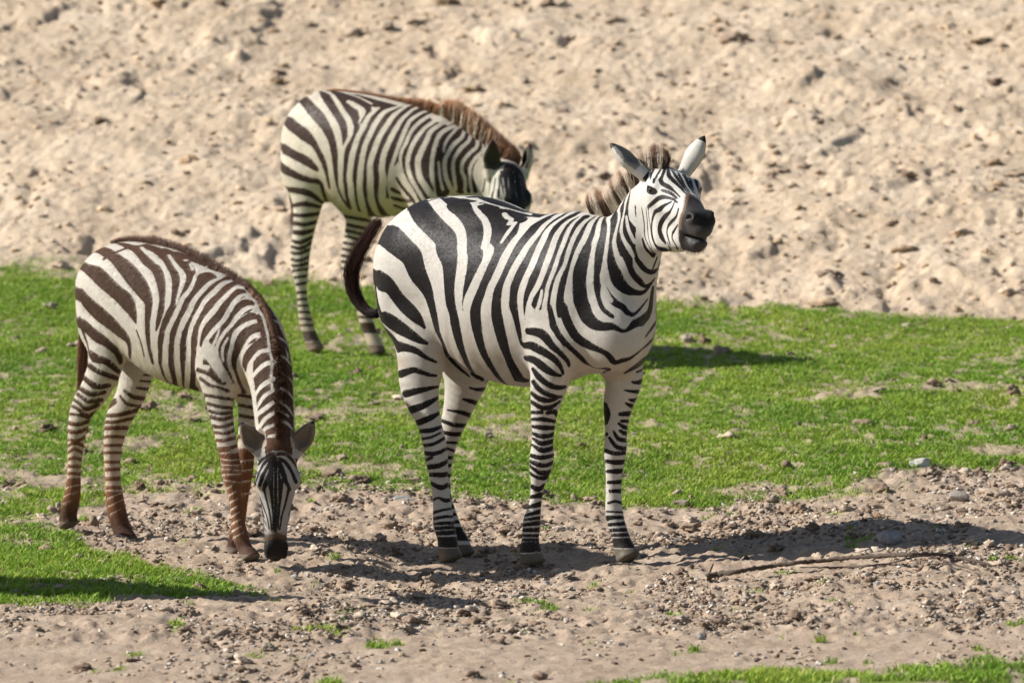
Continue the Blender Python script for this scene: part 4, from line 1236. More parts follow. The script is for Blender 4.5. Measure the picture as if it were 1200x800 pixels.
P3 = dict(bands=[(514, 519), (526, 530.5), (535, 539), (544, 548), (552, 556), (560, 563.5), (567, 571), (575, 579)], hairs=(90000, .010, .0014, .35), face_l=(.46, .43, .35), gain=(1.14, .84, 1.2, 15), dark=(.052, .031, .023), light=(.60, .535, .43), belly=(.54, .44, .29), fringe=(.10, .07, .045), muz=(.36, .02), face=(.016, .015, .016),
          height=[('d', (.075, .043, .030), .10, .40), ('l', (.50, .41, .30), .05, .45)],
          ear_out=(.42, .38, .30), ear_in=(.055, .05, .030), tip=.80, tipc=(.06, .025, .015), hoof=(.17, .12, .085), hoof_h=.045, hoof_r=.045, pastern=(.10, .075, .062),
          mane=[([(385, 108, 0, -1, -3, 0), (430, 118, 0, 1, -3, 0), (465, 125, 0, 2, -4, 0), (480, 129, 0, 1, -8, 0), (500, 134, 0, 3, -13, 0), (512, 139, 0, 2, -12, 0)], 2600, .0022, (.26, .13, .07), (.40, .22, .12), (.60, .30, .15), .8, .005),
                ([(513, 143, 0, 1, -17, 0), (530, 150, 0, 3, -27, 0), (548, 160, 0, 4, -26, 0), (565, 170, 0, 6, -23, 0), (580, 181, 0, 7, -21, 0), (592, 192, 0, 8, -17, 0), (600, 199, 0, 6, -11, 0)], 6500, .0028, (.17, .085, .045), (.60, .53, .40), (.62, .32, .16), .9, .005)],
          tail=[(342, 140, 0, .02), (338, 175, -.02, .022), (342, 215, -.03, .02), (348, 255, -.03, .02), (350, 290, -.03, .014), (351, 315, -.03, .005)],
          tail_n=350, tail_spread=.5, tail_c=(.06, .035, .025), tail_tip=.3)
HZ = float(os.environ.get('HZ', '0.0048'))
R1 = make_zebra(Z1, H1, 'z1', HZ, Z1_S, Z1_FILL, P1, M_COAT, 'black and white adult zebra in front, standing with its head raised and muzzle pushed forward', 'zebras on the grass')
R2 = make_zebra(Z2, H2, 'z2', HZ, Z2_S, Z2_FILL, P2, M_FUZZ, 'brown striped zebra foal at the left, neck down and muzzle on the bare soil', 'zebras on the grass')
R3 = make_zebra(Z3, H3, 'z3', HZ * 1.25, Z3_S, Z3_FILL, P3, M_COAT, 'young zebra with an orange brown mane behind the others, its head turned down', 'zebras on the grass')
# ================================================================== ground: soil in front, grass belt, rising sandy bank
def base_h(X, Y):
    s = np.where(Y > 1, .062 * (Y - 1), 0.0)
    # gentle start of the rise
    t = np.clip((Y + 0.5) / 3.0, 0, 1); s = s * t
    edge = 9.0 - .40 * (X + 2.4)                  # foot of the bank, nearer on the right
    e = np.clip(Y - edge, 0, 60)
    bank = .135 * e + .02 * np.sin(e * 1.1 + X * .5)
    bank = np.where(e > 40, .135 * 40 + (e - 40) * .01, bank)
    tx = np.clip((X - .55) / .9, 0, 1); tx = tx * tx * (3 - 2 * tx)
    s = s + .09 * tx * np.exp(-((Y + .1) / 1.9) ** 2) - .05 * np.exp(-((X + .35) / .7) ** 2 - ((Y + .75) / .38) ** 2)
    return s + bank
HOOFS = [h for z in (Z1, Z2, Z3) for h in z.hoofs]
_off = [h[2] - .004 for h in HOOFS]
def seat(X, Y):
    """soil level lifted or lowered so that every hoof stands on it"""
    w = 0; s = 0
    H0 = base_h(X, Y)
    for h in HOOFS:
        d2 = (X - h[0]) ** 2 + ((Y - h[1]) * .8) ** 2
        k = np.exp(-d2 / (2 * .16 ** 2)) + 1e-6
        w = w + k; s = s + k * (h[2] - base_h(np.array(h[0]), np.array(h[1])))
    amp = np.clip(w / .6, 0, 1)
    return H0 + amp * s / w
def smooth(x, a, b):
    t = np.clip((x - a) / (b - a), 0, 1); return t * t * (3 - 2 * t)
def poly_mask(X, Y, pts, soft):
    """pts: picture points of a boundary, taken down to the level ground; below the line = 1"""
    P = np.array([atZ(px, py, 0.0)[:2] for px, py in pts])
    return P
# front edge of the grass as a line over the ground (world X -> world Y), read off the photograph
def atB(px, py):
    p = atZ(px, py, 0.0)
    for _ in range(15): p = atZ(px, py, float(base_h(np.array(p[0]), np.array(p[1]))))
    return p
_FE = np.array([atB(x, y)[:2] for x, y in ((-60, 615), (40, 606), (110, 592), (135, 578), (200, 574), (300, 570), (420, 574), (520, 583), (600, 588), (700, 586), (780, 592), (850, 590), (905, 582), (960, 574), (1010, 560), (1080, 548), (1150, 545), (1260, 540))])
_NE = np.array([atZ(x, y)[:2] for x, y in ((600, 830), (700, 797), (800, 789), (900, 785), (1000, 786), (1100, 780), (1200, 775), (1300, 770))])
_LE0 = np.array([atZ(x, y)[:2] for x, y in ((-100, 600), (0, 612), (60, 622), (120, 645), (200, 662), (290, 676), (340, 684))])
_LE1 = np.array([atZ(x, y)[:2] for x, y in ((-100, 706), (0, 706), (100, 706), (160, 702), (240, 694), (310, 690), (340, 685))])
def zones(X, Y):
    n1 = fbm2(X * 2.6, Y * 1.5, 4, 11); n2 = fbm2(X * 11, Y * 6, 3, 23)
    edge_f = np.interp(X, _FE[:, 0], _FE[:, 1]) + .15 * n1 + .16 * n2
    edge_b = 9.0 - .40 * (X + 2.4) + .30 * n1 + .12 * n2
    g = smooth(Y, edge_f - .10, edge_f + .16) * (1 - smooth(Y, edge_b - .25, edge_b + .12))
    # worn bare spots inside the grass
    wear = smooth(fbm2(X * 1.9 + 4, Y * 2.2, 4, 57), .18, .5) * smooth(5.2 - Y, -3, 3) * .9 + smooth(n2, .35, .7) * .55
    g = g * (1 - wear)
    n3 = fbm2(X * 23, Y * 13, 3, 29); g = g * (1 - .8 * smooth(n3 + .45 * n1, .02, .42) * (g < 1.1))
    ne = smooth(np.interp(X, _NE[:, 0], _NE[:, 1]) - Y + .14 * n1 + .12 * n2, -.03, .22) * (X > .0) * smooth(n2 + .5 * n1, -.7, .0)
    l0 = np.interp(X, _LE0[:, 0], _LE0[:, 1]); l1 = np.interp(X, _LE1[:, 0], _LE1[:, 1])
    le = smooth(l0 - Y + .12 * n2 + .10 * n1, -.06, .20) * smooth(Y - l1 + .12 * n2 + .14 * n1, -.06, .22) * smooth(-.86 - X + .25 * n1 + .15 * n2, -.1, .25) * (.45 + .55 * smooth(n2 + .6 * n1, -.5, .15))
    tuft = smooth(fbm2(X * 7 + 9, Y * 4.5, 3, 91), .54, .74) * .7
    bare = (Y < edge_f) * tuft
    isl = np.exp(-(((X - atB(940, 576)[0]) / .25) ** 2 + ((Y - atB(940, 576)[1]) / .14) ** 2)) * smooth(n2, -.5, .3)
    g = np.clip(np.maximum.reduce([g, ne, le * smooth(n1 + n2 * .6, -.75, .05), bare, isl]), 0, 1)
    sand = smooth(Y, edge_b - .3, edge_b + .3)
    return g, sand
def relief(X, Y, g, sand):
    a = fbm2(X * 1.1, Y * .9, 3, 5) * .030
    b = fbm2(X * 7, Y * 5.0, 4, 6)
    c = fbm2(X * 26, Y * 20, 4, 7)
    rid = 1 - np.abs(fbm2(X * 13 + 3, Y * 10, 4, 8)) * 2
    near = (1 - sand) * (1 - .6 * g)
    trk = smooth(-2.55 - Y + .25 * fbm2(X * .9, Y, 2, 201), 0, .35)
    near = near * (1 - .6 * trk)
    rel = a + near * (b * .013 + c * .015 + np.clip(rid - .5, 0, 1) * .013 - .016 * smooth(fbm2(X * 15, Y * 9, 3, 79), .3, .6))
    # hoof-trodden bank: hummocks with steep little faces
    B = fbm2(X * 1.7 + 7, Y * 1.15, 5, 41); C = fbm2(X * 4.5, Y * 3.0, 4, 42); D = 1 - np.abs(fbm2(X * 3.1 + 2, Y * 2.2, 4, 43)) * 2
    rel = rel + sand * (B * .055 + C * .012 + np.clip(D - .5, 0, 1) * .012 + c * .010 + b * .013 - .035 * smooth(fbm2(X * 2.6, Y * 1.5, 4, 77), .40, .62) + .035 * smooth(fbm2(X * 1.8 + 9, Y * 1.4, 5, 78), .22, .36))
    return rel
def ground_h(X, Y, g=None, sand=None):
    X = np.asarray(X, float); Y = np.asarray(Y, float)
    if g is None: g, sand = zones(X, Y)
    rel = relief(X, Y, g, sand)
    w = 0
    for h in HOOFS: w = w + np.exp(-((X - h[0]) ** 2 + (Y - h[1]) ** 2) / (2 * .055 ** 2))
    far = 1 - smooth(np.abs(X), 12, 30) * .0
    return seat(X, Y) + rel * (1 - .9 * np.clip(w, 0, 1)) + .006 * np.clip(w, 0, 1)
def axis(lo, hi, step, out_lo, out_hi, k=1.35):
    core = list(np.arange(lo, hi, step)); a = []; x = lo; d = step * 4
    while x > out_lo: x -= d; d *= k; a.append(x)
    b = []; x = core[-1]; d = step * 4
    while x < out_hi: x += d; d *= k; b.append(x)
    return np.array(a[::-1] + core + b)
gx = axis(-4.5, 4.5, .0110, -900, 900); gy = axis(-4.3, 20.0, .0190, -120, 1500)
GX, GY = np.meshgrid(gx, gy); nxg, nyg = len(gx), len(gy)
fx, fy = GX.ravel(), GY.ravel()
gg, ss = zones(fx, fy)
gz = ground_h(fx, fy, gg, ss)
ii = (np.arange(nyg - 1)[:, None] * nxg + np.arange(nxg - 1)[None, :]).ravel()
gF = np.stack([ii, ii + 1, ii + 1 + nxg, ii + nxg], 1)

M_GROUND, nt, b = new_mat('soil_and_sand'); L = nt.links
tc = N(nt, 'ShaderNodeTexCoord')
def noise_node(scale, detail=4.0, rough=.6, sx=1, sy=1):
    mp = N(nt, 'ShaderNodeMapping'); mp.inputs['Scale'].default_value = (sx, sy, 1); L.new(tc.outputs['Object'], mp.inputs['Vector'])
    n = N(nt, 'ShaderNodeTexNoise', Scale=scale, Detail=detail, Roughness=rough); L.new(mp.outputs['Vector'], n.inputs['Vector']); return n.outputs['Fac']
def ramp(fac, stops):
    r = N(nt, 'ShaderNodeValToRGB'); e = r.color_ramp.elements
    while len(e) > 2: e.remove(e[-1])
    for i, (p, c) in enumerate(stops):
        if i < 2: e[i].position = p; e[i].color = c + (1,)
        else: q = e.new(p); q.color = c + (1,)
    L.new(fac, r.inputs['Fac']); return r.outputs['Color']
def mixn(f, a, bcol, mode='MIX'):
    m = N(nt, 'ShaderNodeMix', data_type='RGBA', blend_type=mode)
    for i, x in ((0, f), (6, a), (7, bcol)):
        if isinstance(x, (int, float)): m.inputs[i].default_value = x
        elif isinstance(x, tuple): m.inputs[i].default_value = x
        else: L.new(x, m.inputs[i])
    return m.outputs[2]
a_g = attr(nt, 'grass').outputs['Fac']; a_s = attr(nt, 'sand').outputs['Fac']
soil = ramp(noise_node(5.5, 6, .65), [(.28, (.30, .215, .150)), (.50, (.43, .325, .235)), (.66, (.53, .42, .32))])
soil = mixn(.38, soil, ramp(noise_node(70, 5, .75), [(.30, (.16, .115, .08)), (.52, (.42, .32, .235)), (.72, (.64, .54, .43))]))
sandc = ramp(noise_node(1.6, 6, .62), [(.30, (.47, .35, .235)), (.50, (.63, .49, .345)), (.68, (.72, .585, .435))])
sandc = mixn(.35, sandc, ramp(noise_node(13, 6, .72, 1, .8), [(.32, (.30, .21, .135)), (.50, (.62, .485, .345)), (.70, (.74, .63, .49))]))
sandc = mixn(mixn(ramp(noise_node(4.2, 4, .6), [(.60, (0, 0, 0)), (.72, (.5, .5, .5))]), (0, 0, 0, 1), (1, 1, 1, 1)), sandc, (.30, .265, .23, 1))
turf = ramp(noise_node(9, 5, .7), [(.3, (.11, .18, .02)), (.55, (.19, .27, .035)), (.76, (.36, .31, .15))])
col = mixn(a_s, soil, sandc)
col = mixn(math_n(nt, 'MULTIPLY', a_g, 0.92), col, turf)
L.new(col, b.inputs['Base Color'])
b.inputs['Roughness'].default_value = 0.95; b.inputs['Specular IOR Level'].default_value = 0.12
bp = N(nt, 'ShaderNodeBump', Strength=0.9, Distance=0.010); L.new(noise_node(75, 6, .72), bp.inputs['Height'])
bp2 = N(nt, 'ShaderNodeBump', Strength=0.8, Distance=0.03)
L.new(math_n(nt, 'MULTIPLY', noise_node(17, 6, .7), a_s), bp2.inputs['Height']); L.new(bp.outputs['Normal'], bp2.inputs['Normal'])
L.new(bp2.outputs['Normal'], b.inputs['Normal'])
ground = mesh_obj('ground', np.stack([fx, fy, gz], 1), gF, M_GROUND, None, True, {'grass': ('f', gg), 'sand': ('f', ss)})
tag(ground, None, None, None, 'structure')

# ------------------------------------------------------------------ clods and pebbles
import bmesh
def ico(sub):
    bm = bmesh.new(); bmesh.ops.create_icosphere(bm, subdivisions=sub, radius=1.0)
    V = np.array([v.co[:] for v in bm.verts]); F = np.array([[v.index for v in f.verts] for f in bm.faces]); bm.free(); return V, F
def lumps(rs, X, Y, size, sub, cols, flat=.65, sink=.25, rough=.35):
    v0, f0 = ico(sub); n = len(X); Z = ground_h(X, Y)
    u = v0[None] * np.ones((n, 1, 1))
    k = 1 + rough * (noise2((v0[None, :, 0] + rs.rand(n, 1) * 90) * 1.7, (v0[None, :, 1] + v0[None, :, 2] * 1.3 + rs.rand(n, 1) * 90) * 1.7, 3) - .5) * 2
    k = k + .5 * rough * (noise2((v0[None, :, 0] + rs.rand(n, 1) * 90) * 4.1, (v0[None, :, 1] - v0[None, :, 2] + rs.rand(n, 1) * 90) * 4.1, 4) - .5) * 2
    u = u * k[..., None]
    sx = size * (.75 + .5 * rs.rand(n)); sy = size * (.7 + .5 * rs.rand(n)); sz = size * flat * (.7 + .5 * rs.rand(n))
    u = u * np.stack([sx, sy, sz], 1)[:, None]
    a = rs.rand(n) * 2 * math.pi; c, s = np.cos(a)[:, None], np.sin(a)[:, None]
    x = u[..., 0] * c - u[..., 1] * s; y = u[..., 0] * s + u[..., 1] * c
    V = np.stack([x + X[:, None], y + Y[:, None], u[..., 2] + (Z + sz * (1 - 2 * sink) * .6)[:, None]], -1).reshape(-1, 3)
    F = (f0[None] + (np.arange(n) * len(v0))[:, None, None]).reshape(-1, 3)
    C = np.repeat(cols, len(v0), 0)
    return V, F, C
rs = np.random.RandomState(12)
M_CLOD, nt, b = new_mat('loose_earth'); L = nt.links; tc = N(nt, 'ShaderNodeTexCoord')
nn = N(nt, 'ShaderNodeTexNoise', Scale=90.0, Detail=5.0, Roughness=.7); L.new(tc.outputs['Object'], nn.inputs['Vector'])
mr = N(nt, 'ShaderNodeMapRange'); mr.inputs['From Min'].default_value = .3; mr.inputs['From Max'].default_value = .7; mr.inputs['To Min'].default_value = .65; mr.inputs['To Max'].default_value = 1.25; L.new(nn.outputs['Fac'], mr.inputs['Value'])
hs = N(nt, 'ShaderNodeHueSaturation'); L.new(attr(nt, 'hair').outputs['Color'], hs.inputs['Color']); L.new(mr.outputs['Result'], hs.inputs['Value']); L.new(hs.outputs['Color'], b.inputs['Base Color'])
b.inputs['Roughness'].default_value = .95; b.inputs['Specular IOR Level'].default_value = .12
bp = N(nt, 'ShaderNodeBump', Strength=.8, Distance=.006); L.new(nn.outputs['Fac'], bp.inputs['Height']); L.new(bp.outputs['Normal'], b.inputs['Normal'])
def scatter(n, y0, y1, smin_, smax_, pw, density, palette, sub, half=None, **kw):
    Y = y0 + (y1 - y0) * rs.rand(n * 3); W = (600 / F_PX) * (Y + CAM_D) + .9
    X = (rs.rand(n * 3) * 2 - 1) * W
    g, s = zones(X, Y); keep = rs.rand(n * 3) < density(X, Y, g, s); X, Y = X[keep][:n], Y[keep][:n]
    size = smin_ + (smax_ - smin_) * rs.rand(len(X)) ** pw
    pal = np.array(palette); cols = pal[rs.randint(0, len(pal), len(X))] * (.75 + .5 * rs.rand(len(X)))[:, None]
    return lumps(rs, X, Y, size, sub, cols, **kw)
def clod_density(X, Y, g, s):
    return np.clip(smooth(fbm2(X * 3.2, Y * 2.2, 4, 61), -.25, .45), .06, 1) * (1 - .75 * smooth(-2.55 - Y, 0, .35)) * (1 - .8 * g) * (1 - s)
soilp = [(.36, .27, .195), (.28, .20, .145), (.42, .33, .25), (.24, .17, .12), (.48, .39, .30)]
parts = [scatter(1700, -3.9, 2.4, .006, .028, 3.0, clod_density, soilp, 3, rough=.95, flat=.6),
         scatter(27000, -3.9, 2.4, .0022, .010, 2.0, clod_density, soilp + [(.60, .54, .46)], 2, rough=.9),
         scatter(1100, 1.0, 9.4, .004, .018, 2.5, lambda X, Y, g, s: g * .6 * smooth(fbm2(X * 2.1, Y * 1.8, 3, 171), -.1, .4), soilp, 2, rough=.9),
         scatter(350, 1.0, 9.2, .008, .035, 2.5, lambda X, Y, g, s: (1 - g) * (1 - s) * .8 + .012, soilp, 3, rough=.9)]
off = 0; VV, FF, CC = [], [], []
for v, f_, c in parts: VV.append(v); FF.append(f_ + off); CC.append(c); off += len(v)
o = mesh_obj('soil_clods', np.concatenate(VV), np.concatenate(FF), M_CLOD, None, False, {'hair': ('c', np.concatenate(CC))})
tag(o, 'crumbly clods and small pebbles of brown soil strewn over the bare ground', 'soil clods', None, 'stuff')
sandp = [(.55, .40, .26), (.46, .33, .21), (.62, .47, .32), (.34, .25, .18), (.50, .40, .30)]
parts = [scatter(400, 7.0, 20, .012, .05, 3.0, lambda X, Y, g, s: s * np.clip(smooth(fbm2(X * 1.6, Y * 1.2, 4, 67), -.3, .5), .1, 1), sandp, 3, rough=.9, sink=.40, flat=.5),
         scatter(45, 7.8, 20, .02, .055, 1.5, lambda X, Y, g, s: s, [(.24, .17, .12), (.30, .22, .16)], 3, rough=1.0, sink=.35, flat=.6),
         scatter(4200, 6.8, 20, .006, .022, 2.4, lambda X, Y, g, s: s * .9, sandp, 2, rough=.8)]
off = 0; VV, FF, CC = [], [], []
for v, f_, c in parts: VV.append(v); FF.append(f_ + off); CC.append(c); off += len(v)
o = mesh_obj('sand_lumps', np.concatenate(VV), np.concatenate(FF), M_CLOD, None, False, {'hair': ('c', np.concatenate(CC))})
tag(o, 'dry lumps of tan sand and earth scattered over the bank behind the zebras', 'sand lumps', None, 'stuff')

# ------------------------------------------------------------------ grass
def grass(n, seed):
    r = np.random.RandomState(seed)
    Y = -3.9 + 14.2 * r.rand(n) ** .92; W = (600 / F_PX) * (Y + CAM_D) + .95; X = (r.rand(n) * 2 - 1) * W
    g, s = zones(X, Y)
    clump = fbm2(X * 9, Y * 9, 3, 101)
    keep = r.rand(n) < np.clip(g * (.55 + .9 * smooth(clump, -.5, .5)), 0, 1) ** 1.1
    X, Y, g, clump = X[keep], Y[keep], g[keep], clump[keep]
    # little tufts: blades lean out from a shared foot
    tx = np.round(X / .022) * .022 + .008 * np.sin(Y * 300); ty = np.round(Y / .026) * .026
    k = r.rand(len(X)) < .6; X = np.where(k, X * .45 + tx * .55, X); Y = np.where(k, Y * .45 + ty * .55, Y)
    for h in HOOFS:
        pass
    Z = ground_h(X, Y) - .003
    big = fbm2(X * 1.3 + 3, Y * 1.3, 3, 111)
    hgt = (.009 + .016 * r.rand(len(X))) * (1 + .35 * clump + .35 * big) * np.where(Y < 1.2, 1.05, 1.0)
    hgt = np.clip(hgt, .007, .05) * np.where(g < .5, .8, 1)
    a = r.rand(len(X)) * 2 * math.pi; lean = hgt * (.5 + .9 * r.rand(len(X)))
    dx, dy = np.cos(a) * lean, np.sin(a) * lean
    w = .0016 + .0016 * r.rand(len(X)); p = a + 1.57 + r.randn(len(X)) * .5; wx, wy = np.cos(p) * w, np.sin(p) * w
    A = np.stack([X - wx, Y - wy, Z], 1); B = np.stack([X + wx, Y + wy, Z], 1)
    C = np.stack([X + dx * .35 + wx * .75, Y + dy * .35 + wy * .75, Z + hgt * .62], 1); D = np.stack([X + dx * .35 - wx * .75, Y + dy * .35 - wy * .75, Z + hgt * .62], 1)
    T = np.stack([X + dx, Y + dy, Z + hgt], 1)
    V = np.stack([A, B, C, D, T], 1).reshape(-1, 3); b0 = np.arange(len(X))[:, None] * 5
    F = np.concatenate([b0 + np.array([[0, 1, 2]]), b0 + np.array([[0, 2, 3]]), b0 + np.array([[3, 2, 4]])])
    base = np.array([.27, .41, .045]); yel = np.array([.45, .49, .09]); dark = np.array([.15, .29, .038]); straw = np.array([.55, .46, .25])
    t = np.clip(.45 + .5 * fbm2(X * 2.2, Y * 1.6, 4, 121) + .22 * r.randn(len(X)), 0, 1)[:, None]
    col = dark * np.clip(1 - 2 * t, 0, 1) + base * (1 - np.abs(2 * t - 1)) + yel * np.clip(2 * t - 1, 0, 1)
    st = r.rand(len(X)) < (.035 + .12 * smooth(fbm2(X * 3, Y * 3, 3, 131), .15, .6)); col[st] = straw * (.7 + .5 * r.rand(st.sum()))[:, None]
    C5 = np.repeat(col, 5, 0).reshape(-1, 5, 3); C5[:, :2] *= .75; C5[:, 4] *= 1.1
    return V, F, C5.reshape(-1, 3)
M_GRASS, nt, b = new_mat('grass_blade'); L = nt.links
ca = attr(nt, 'hair').outputs['Color']; L.new(ca, b.inputs['Base Color']); b.inputs['Roughness'].default_value = .55; b.inputs['Specular IOR Level'].default_value = .12
tr = N(nt, 'ShaderNodeBsdfTranslucent'); L.new(ca, tr.inputs['Color']); mxs = N(nt, 'ShaderNodeMixShader'); mxs.inputs[0].default_value = .22
L.new(b.outputs[0], mxs.inputs[1]); L.new(tr.outputs[0], mxs.inputs[2]); L.new(mxs.outputs[0], nt.nodes['Material Output'].inputs['Surface'])
v, f_, c = grass(int(os.environ.get('NG', '1450000')), 21)
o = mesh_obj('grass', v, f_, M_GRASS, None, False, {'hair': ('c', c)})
tag(o, 'short bright green grass in a belt across the middle and in tufts on the soil', 'grass', None, 'stuff')

# ------------------------------------------------------------------ single stones
def on_ground(px, py):
    p = atZ(px, py, 0.0)
    for _ in range(12):
        h = float(ground_h(np.array([p[0]]), np.array([p[1]]))[0]); p = atZ(px, py, h)
    return p
def stone(px, py, wpx, hpx, col, label, seed, group='loose stones', deep=.7):
    r = np.random.RandomState(seed); p = on_ground(px, py + hpx * .45); sc = (p[1] + CAM_D) / F_PX
    v0, f0 = ico(4)
    k = 1 + .30 * (noise2((v0[:, 0] + seed) * 1.1, (v0[:, 1] + v0[:, 2]) * 1.1 + seed, seed) - .5) * 2 + .10 * (noise2((v0[:, 0] + seed) * 3.2, (v0[:, 1] - v0[:, 2]) * 3.2, seed + 1) - .5)
    u = v0 * k[:, None]
    for q in range(5):                                     # a few broken facets
        n_ = _nrm(r.randn(3) * np.array([1, 1, .8])); d = u.dot(n_); lim = .55 + .2 * r.rand(); u = u - np.outer(np.clip(d - lim, 0, 9) * .85, n_)
    u = u * np.array([wpx / 2 * sc, wpx / 2 * sc * deep, hpx * .56 * sc])
    me = mesh_obj('stone', u, f0, None, None, True)
    m, nt, b = new_mat('stone'); L = nt.links; tc = N(nt, 'ShaderNodeTexCoord'); nn = N(nt, 'ShaderNodeTexNoise', Scale=38.0, Detail=6.0, Roughness=.7); L.new(tc.outputs['Object'], nn.inputs['Vector'])
    r_ = N(nt, 'ShaderNodeValToRGB'); r_.color_ramp.elements[0].position = .3; r_.color_ramp.elements[1].position = .7
    r_.color_ramp.elements[0].color = tuple(c * .45 for c in col) + (1,); r_.color_ramp.elements[1].color = tuple(min(1, c * 1.25) for c in col) + (1,)
    L.new(nn.outputs['Fac'], r_.inputs['Fac']); L.new(r_.outputs['Color'], b.inputs['Base Color']); b.inputs['Roughness'].default_value = .85
    bp = N(nt, 'ShaderNodeBump', Strength=.6, Distance=.006); L.new(nn.outputs['Fac'], bp.inputs['Height']); L.new(bp.outputs['Normal'], b.inputs['Normal'])
    me.data.materials.append(m); me.location = p + np.array([0, 0, hpx * .33 * sc]); me.rotation_euler = (0, 0, r.rand() * .6 - .3)
    tag(me, label, 'stone', group)
stone(1076, 544, 38, 19, (.55, .525, .47), 'large pale grey stone where the grass meets the soil at the right', 3)
stone(1044, 629, 36, 15, (.30, .30, .30), 'smooth grey stone lying in the long shadow above the dry branch', 8)
stone(167, 550, 16, 13, (.42, .38, .34), 'rounded pinkish grey stone in the grass between the foal\'s legs', 5)
stone(211, 583, 10, 9, (.48, .30, .13), 'small ochre stone at the edge of the grass behind the foal\'s front legs', 6)
stone(196, 631, 10, 6, (.55, .48, .40), 'small cream pebble on the soil right of the foal\'s hind hoof', 7)
stone(474, 585, 26, 10, (.42, .40, .37), 'flat light grey stone left of the standing zebra\'s hind leg', 10)
stone(346, 675, 12, 6, (.50, .47, .43), 'small pale pebble just under the foal\'s muzzle by the shadow', 11)
stone(1028, 683, 10, 6, (.58, .54, .48), 'whitish pebble on the soil just below the dry branch', 12)
stone(822, 745, 12, 8, (.30, .30, .29), 'dark grey pebble on the bare soil near the bottom edge', 13)
stone(1124, 580, 26, 10, (.36, .32, .28), 'flat brown grey stone in the soil below the large pale stone', 15)
stone(358, 278, 14, 8, (.35, .40, .46), 'blue grey stone at the foot of the sandy bank left of the back zebra', 16)
stone(800, 589, 20, 11, (.33, .27, .21), 'rounded brown stone at the grass edge beside the standing zebra\'s foreleg', 17)

# ------------------------------------------------------------------ dry branch
def tube(pts, rad_, sides=10, seed=0):
    r = np.random.RandomState(seed); P = np.array(pts, float); q = []
    E = np.vstack([2 * P[0] - P[1], P, 2 * P[-1] - P[-2]]); R = []
    Er = np.concatenate([[rad_[0]], rad_, [rad_[-1]]])
    for i in range(1, len(E) - 2):
        for t in np.arange(0, 1, .1):
            a, b_, c, d = E[i - 1], E[i], E[i + 1], E[i + 2]
            q.append(.5 * (2 * b_ + (c - a) * t + (2 * a - 5 * b_ + 4 * c - d) * t * t + (3 * b_ - a - 3 * c + d) * t ** 3)); R.append(Er[i] + (Er[i + 1] - Er[i]) * t)
    q.append(P[-1]); R.append(rad_[-1] * .4); q = np.array(q); R = np.array(R); R *= .82 * (1 + .12 * r.randn(len(R)))
    q[:, 1:] += r.randn(len(q), 2) * .0012
    tan = np.gradient(q, axis=0); tan /= np.linalg.norm(tan, axis=1)[:, None]
    u = np.cross(tan, [0, 0, 1.0]); u /= np.linalg.norm(u, axis=1)[:, None]; w = np.cross(u, tan)
    V = []; F = []
    for i in range(len(q)):
        for k in range(sides):
            a = 2 * math.pi * k / sides; V.append(q[i] + (u[i] * math.cos(a) + w[i] * math.sin(a)) * R[i] * (1 + .12 * math.sin(3 * a + i * .3)))
    for i in range(len(q) - 1):
        for k in range(sides):
            k2 = (k + 1) % sides; F.append((i * sides + k, i * sides + k2, (i + 1) * sides + k2, (i + 1) * sides + k))
    F.append(tuple(range(sides))[::-1]); F.append(tuple((len(q) - 1) * sides + k for k in range(sides)))
    return V, F
M_WOOD, nt, b = new_mat('dry_bark'); L = nt.links; tc = N(nt, 'ShaderNodeTexCoord'); mp = N(nt, 'ShaderNodeMapping'); mp.inputs['Scale'].default_value = (6, 60, 60)
nn = N(nt, 'ShaderNodeTexNoise', Scale=3.0, Detail=5.0, Roughness=.7); L.new(tc.outputs['Object'], mp.inputs['Vector']); L.new(mp.outputs['Vector'], nn.inputs['Vector'])
r_ = N(nt, 'ShaderNodeValToRGB'); r_.color_ramp.elements[0].position = .3; r_.color_ramp.elements[1].position = .7; r_.color_ramp.elements[0].color = (.028, .020, .015, 1); r_.color_ramp.elements[1].color = (.135, .095, .068, 1)
L.new(nn.outputs['Fac'], r_.inputs['Fac']); L.new(r_.outputs['Color'], b.inputs['Base Color']); b.inputs['Roughness'].default_value = .9
bp = N(nt, 'ShaderNodeBump', Strength=.7, Distance=.003); L.new(nn.outputs['Fac'], bp.inputs['Height']); L.new(bp.outputs['Normal'], b.inputs['Normal'])
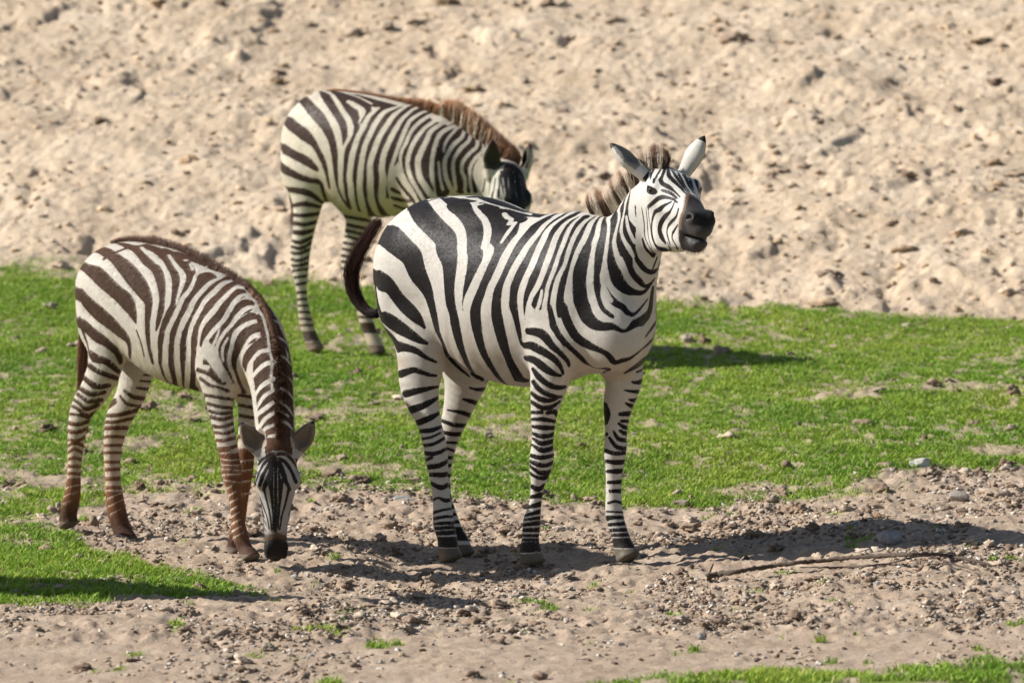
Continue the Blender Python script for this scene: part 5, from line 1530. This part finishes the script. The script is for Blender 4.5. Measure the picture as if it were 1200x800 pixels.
def lie(px, py, up): p = on_ground(px, py); p[2] += up + .010; return p
root = bpy.data.objects.new('branch', None); COL.objects.link(root); bo = on_ground(1000, 668); root.location = bo; root.empty_display_size = .2
tag(root, 'long thin dry branch with a side twig lying on the soil at the lower right', 'branch')
main_pts = [lie(829, 684, .018), lie(843, 682, .020), lie(862, 680, .022), lie(882, 677, .024), lie(906, 674, .026), lie(930, 671, .027), lie(958, 669, .028), lie(985, 667, .030), lie(1012, 665, .031), lie(1040, 664, .032), lie(1068, 663, .031), lie(1095, 662, .030), lie(1118, 664, .026), lie(1140, 666, .020), lie(1168, 671, .012)]
V_, F_ = tube([p - bo for p in main_pts], np.array([.014, .012, .0105, .010, .0095, .0095, .0095, .010, .010, .010, .0095, .009, .008, .0065, .003]), seed=2)
mesh_obj('stem', V_, F_, M_WOOD, root)
tw = [lie(938, 673, .018), lie(965, 674, .020), lie(990, 674, .021), lie(1015, 673, .022), lie(1040, 671, .024), lie(1060, 667, .028), lie(1080, 663, .030)]
V_, F_ = tube([p - bo for p in tw], np.array([.003, .0045, .005, .005, .005, .0045, .004]), 8, 3); mesh_obj('twig', V_, F_, M_WOOD, root)
tw = [lie(1090, 661, .02), lie(1120, 668, .010), lie(1150, 675, .006)]
V_, F_ = tube([p - bo for p in tw], np.array([.005, .004, .002]), 8, 4); mesh_obj('twig', V_, F_, M_WOOD, root)
tw = [lie(829, 684, .008), lie(833, 676, .020), lie(836, 672, .030)]
V_, F_ = tube([p - bo for p in tw], np.array([.006, .005, .003]), 8, 5); mesh_obj('twig', V_, F_, M_WOOD, root)
# ------------------------------------------------------------------ a further animal just outside the picture: its shadow falls into it
def copy_thing(r):
    c = r.copy(); COL.objects.link(c)
    for ch in list(r.children):
        d = ch.copy(); COL.objects.link(d); d.parent = c
    return c
_p = on_ground(-328, 690)
R4 = copy_thing(R1); R4.location = (_p[0], _p[1], float(_p[2])); R4.rotation_euler = (0, 0, rad(24))
R4['label'] = 'zebra outside the left edge, its long shadow on the soil below the foal'
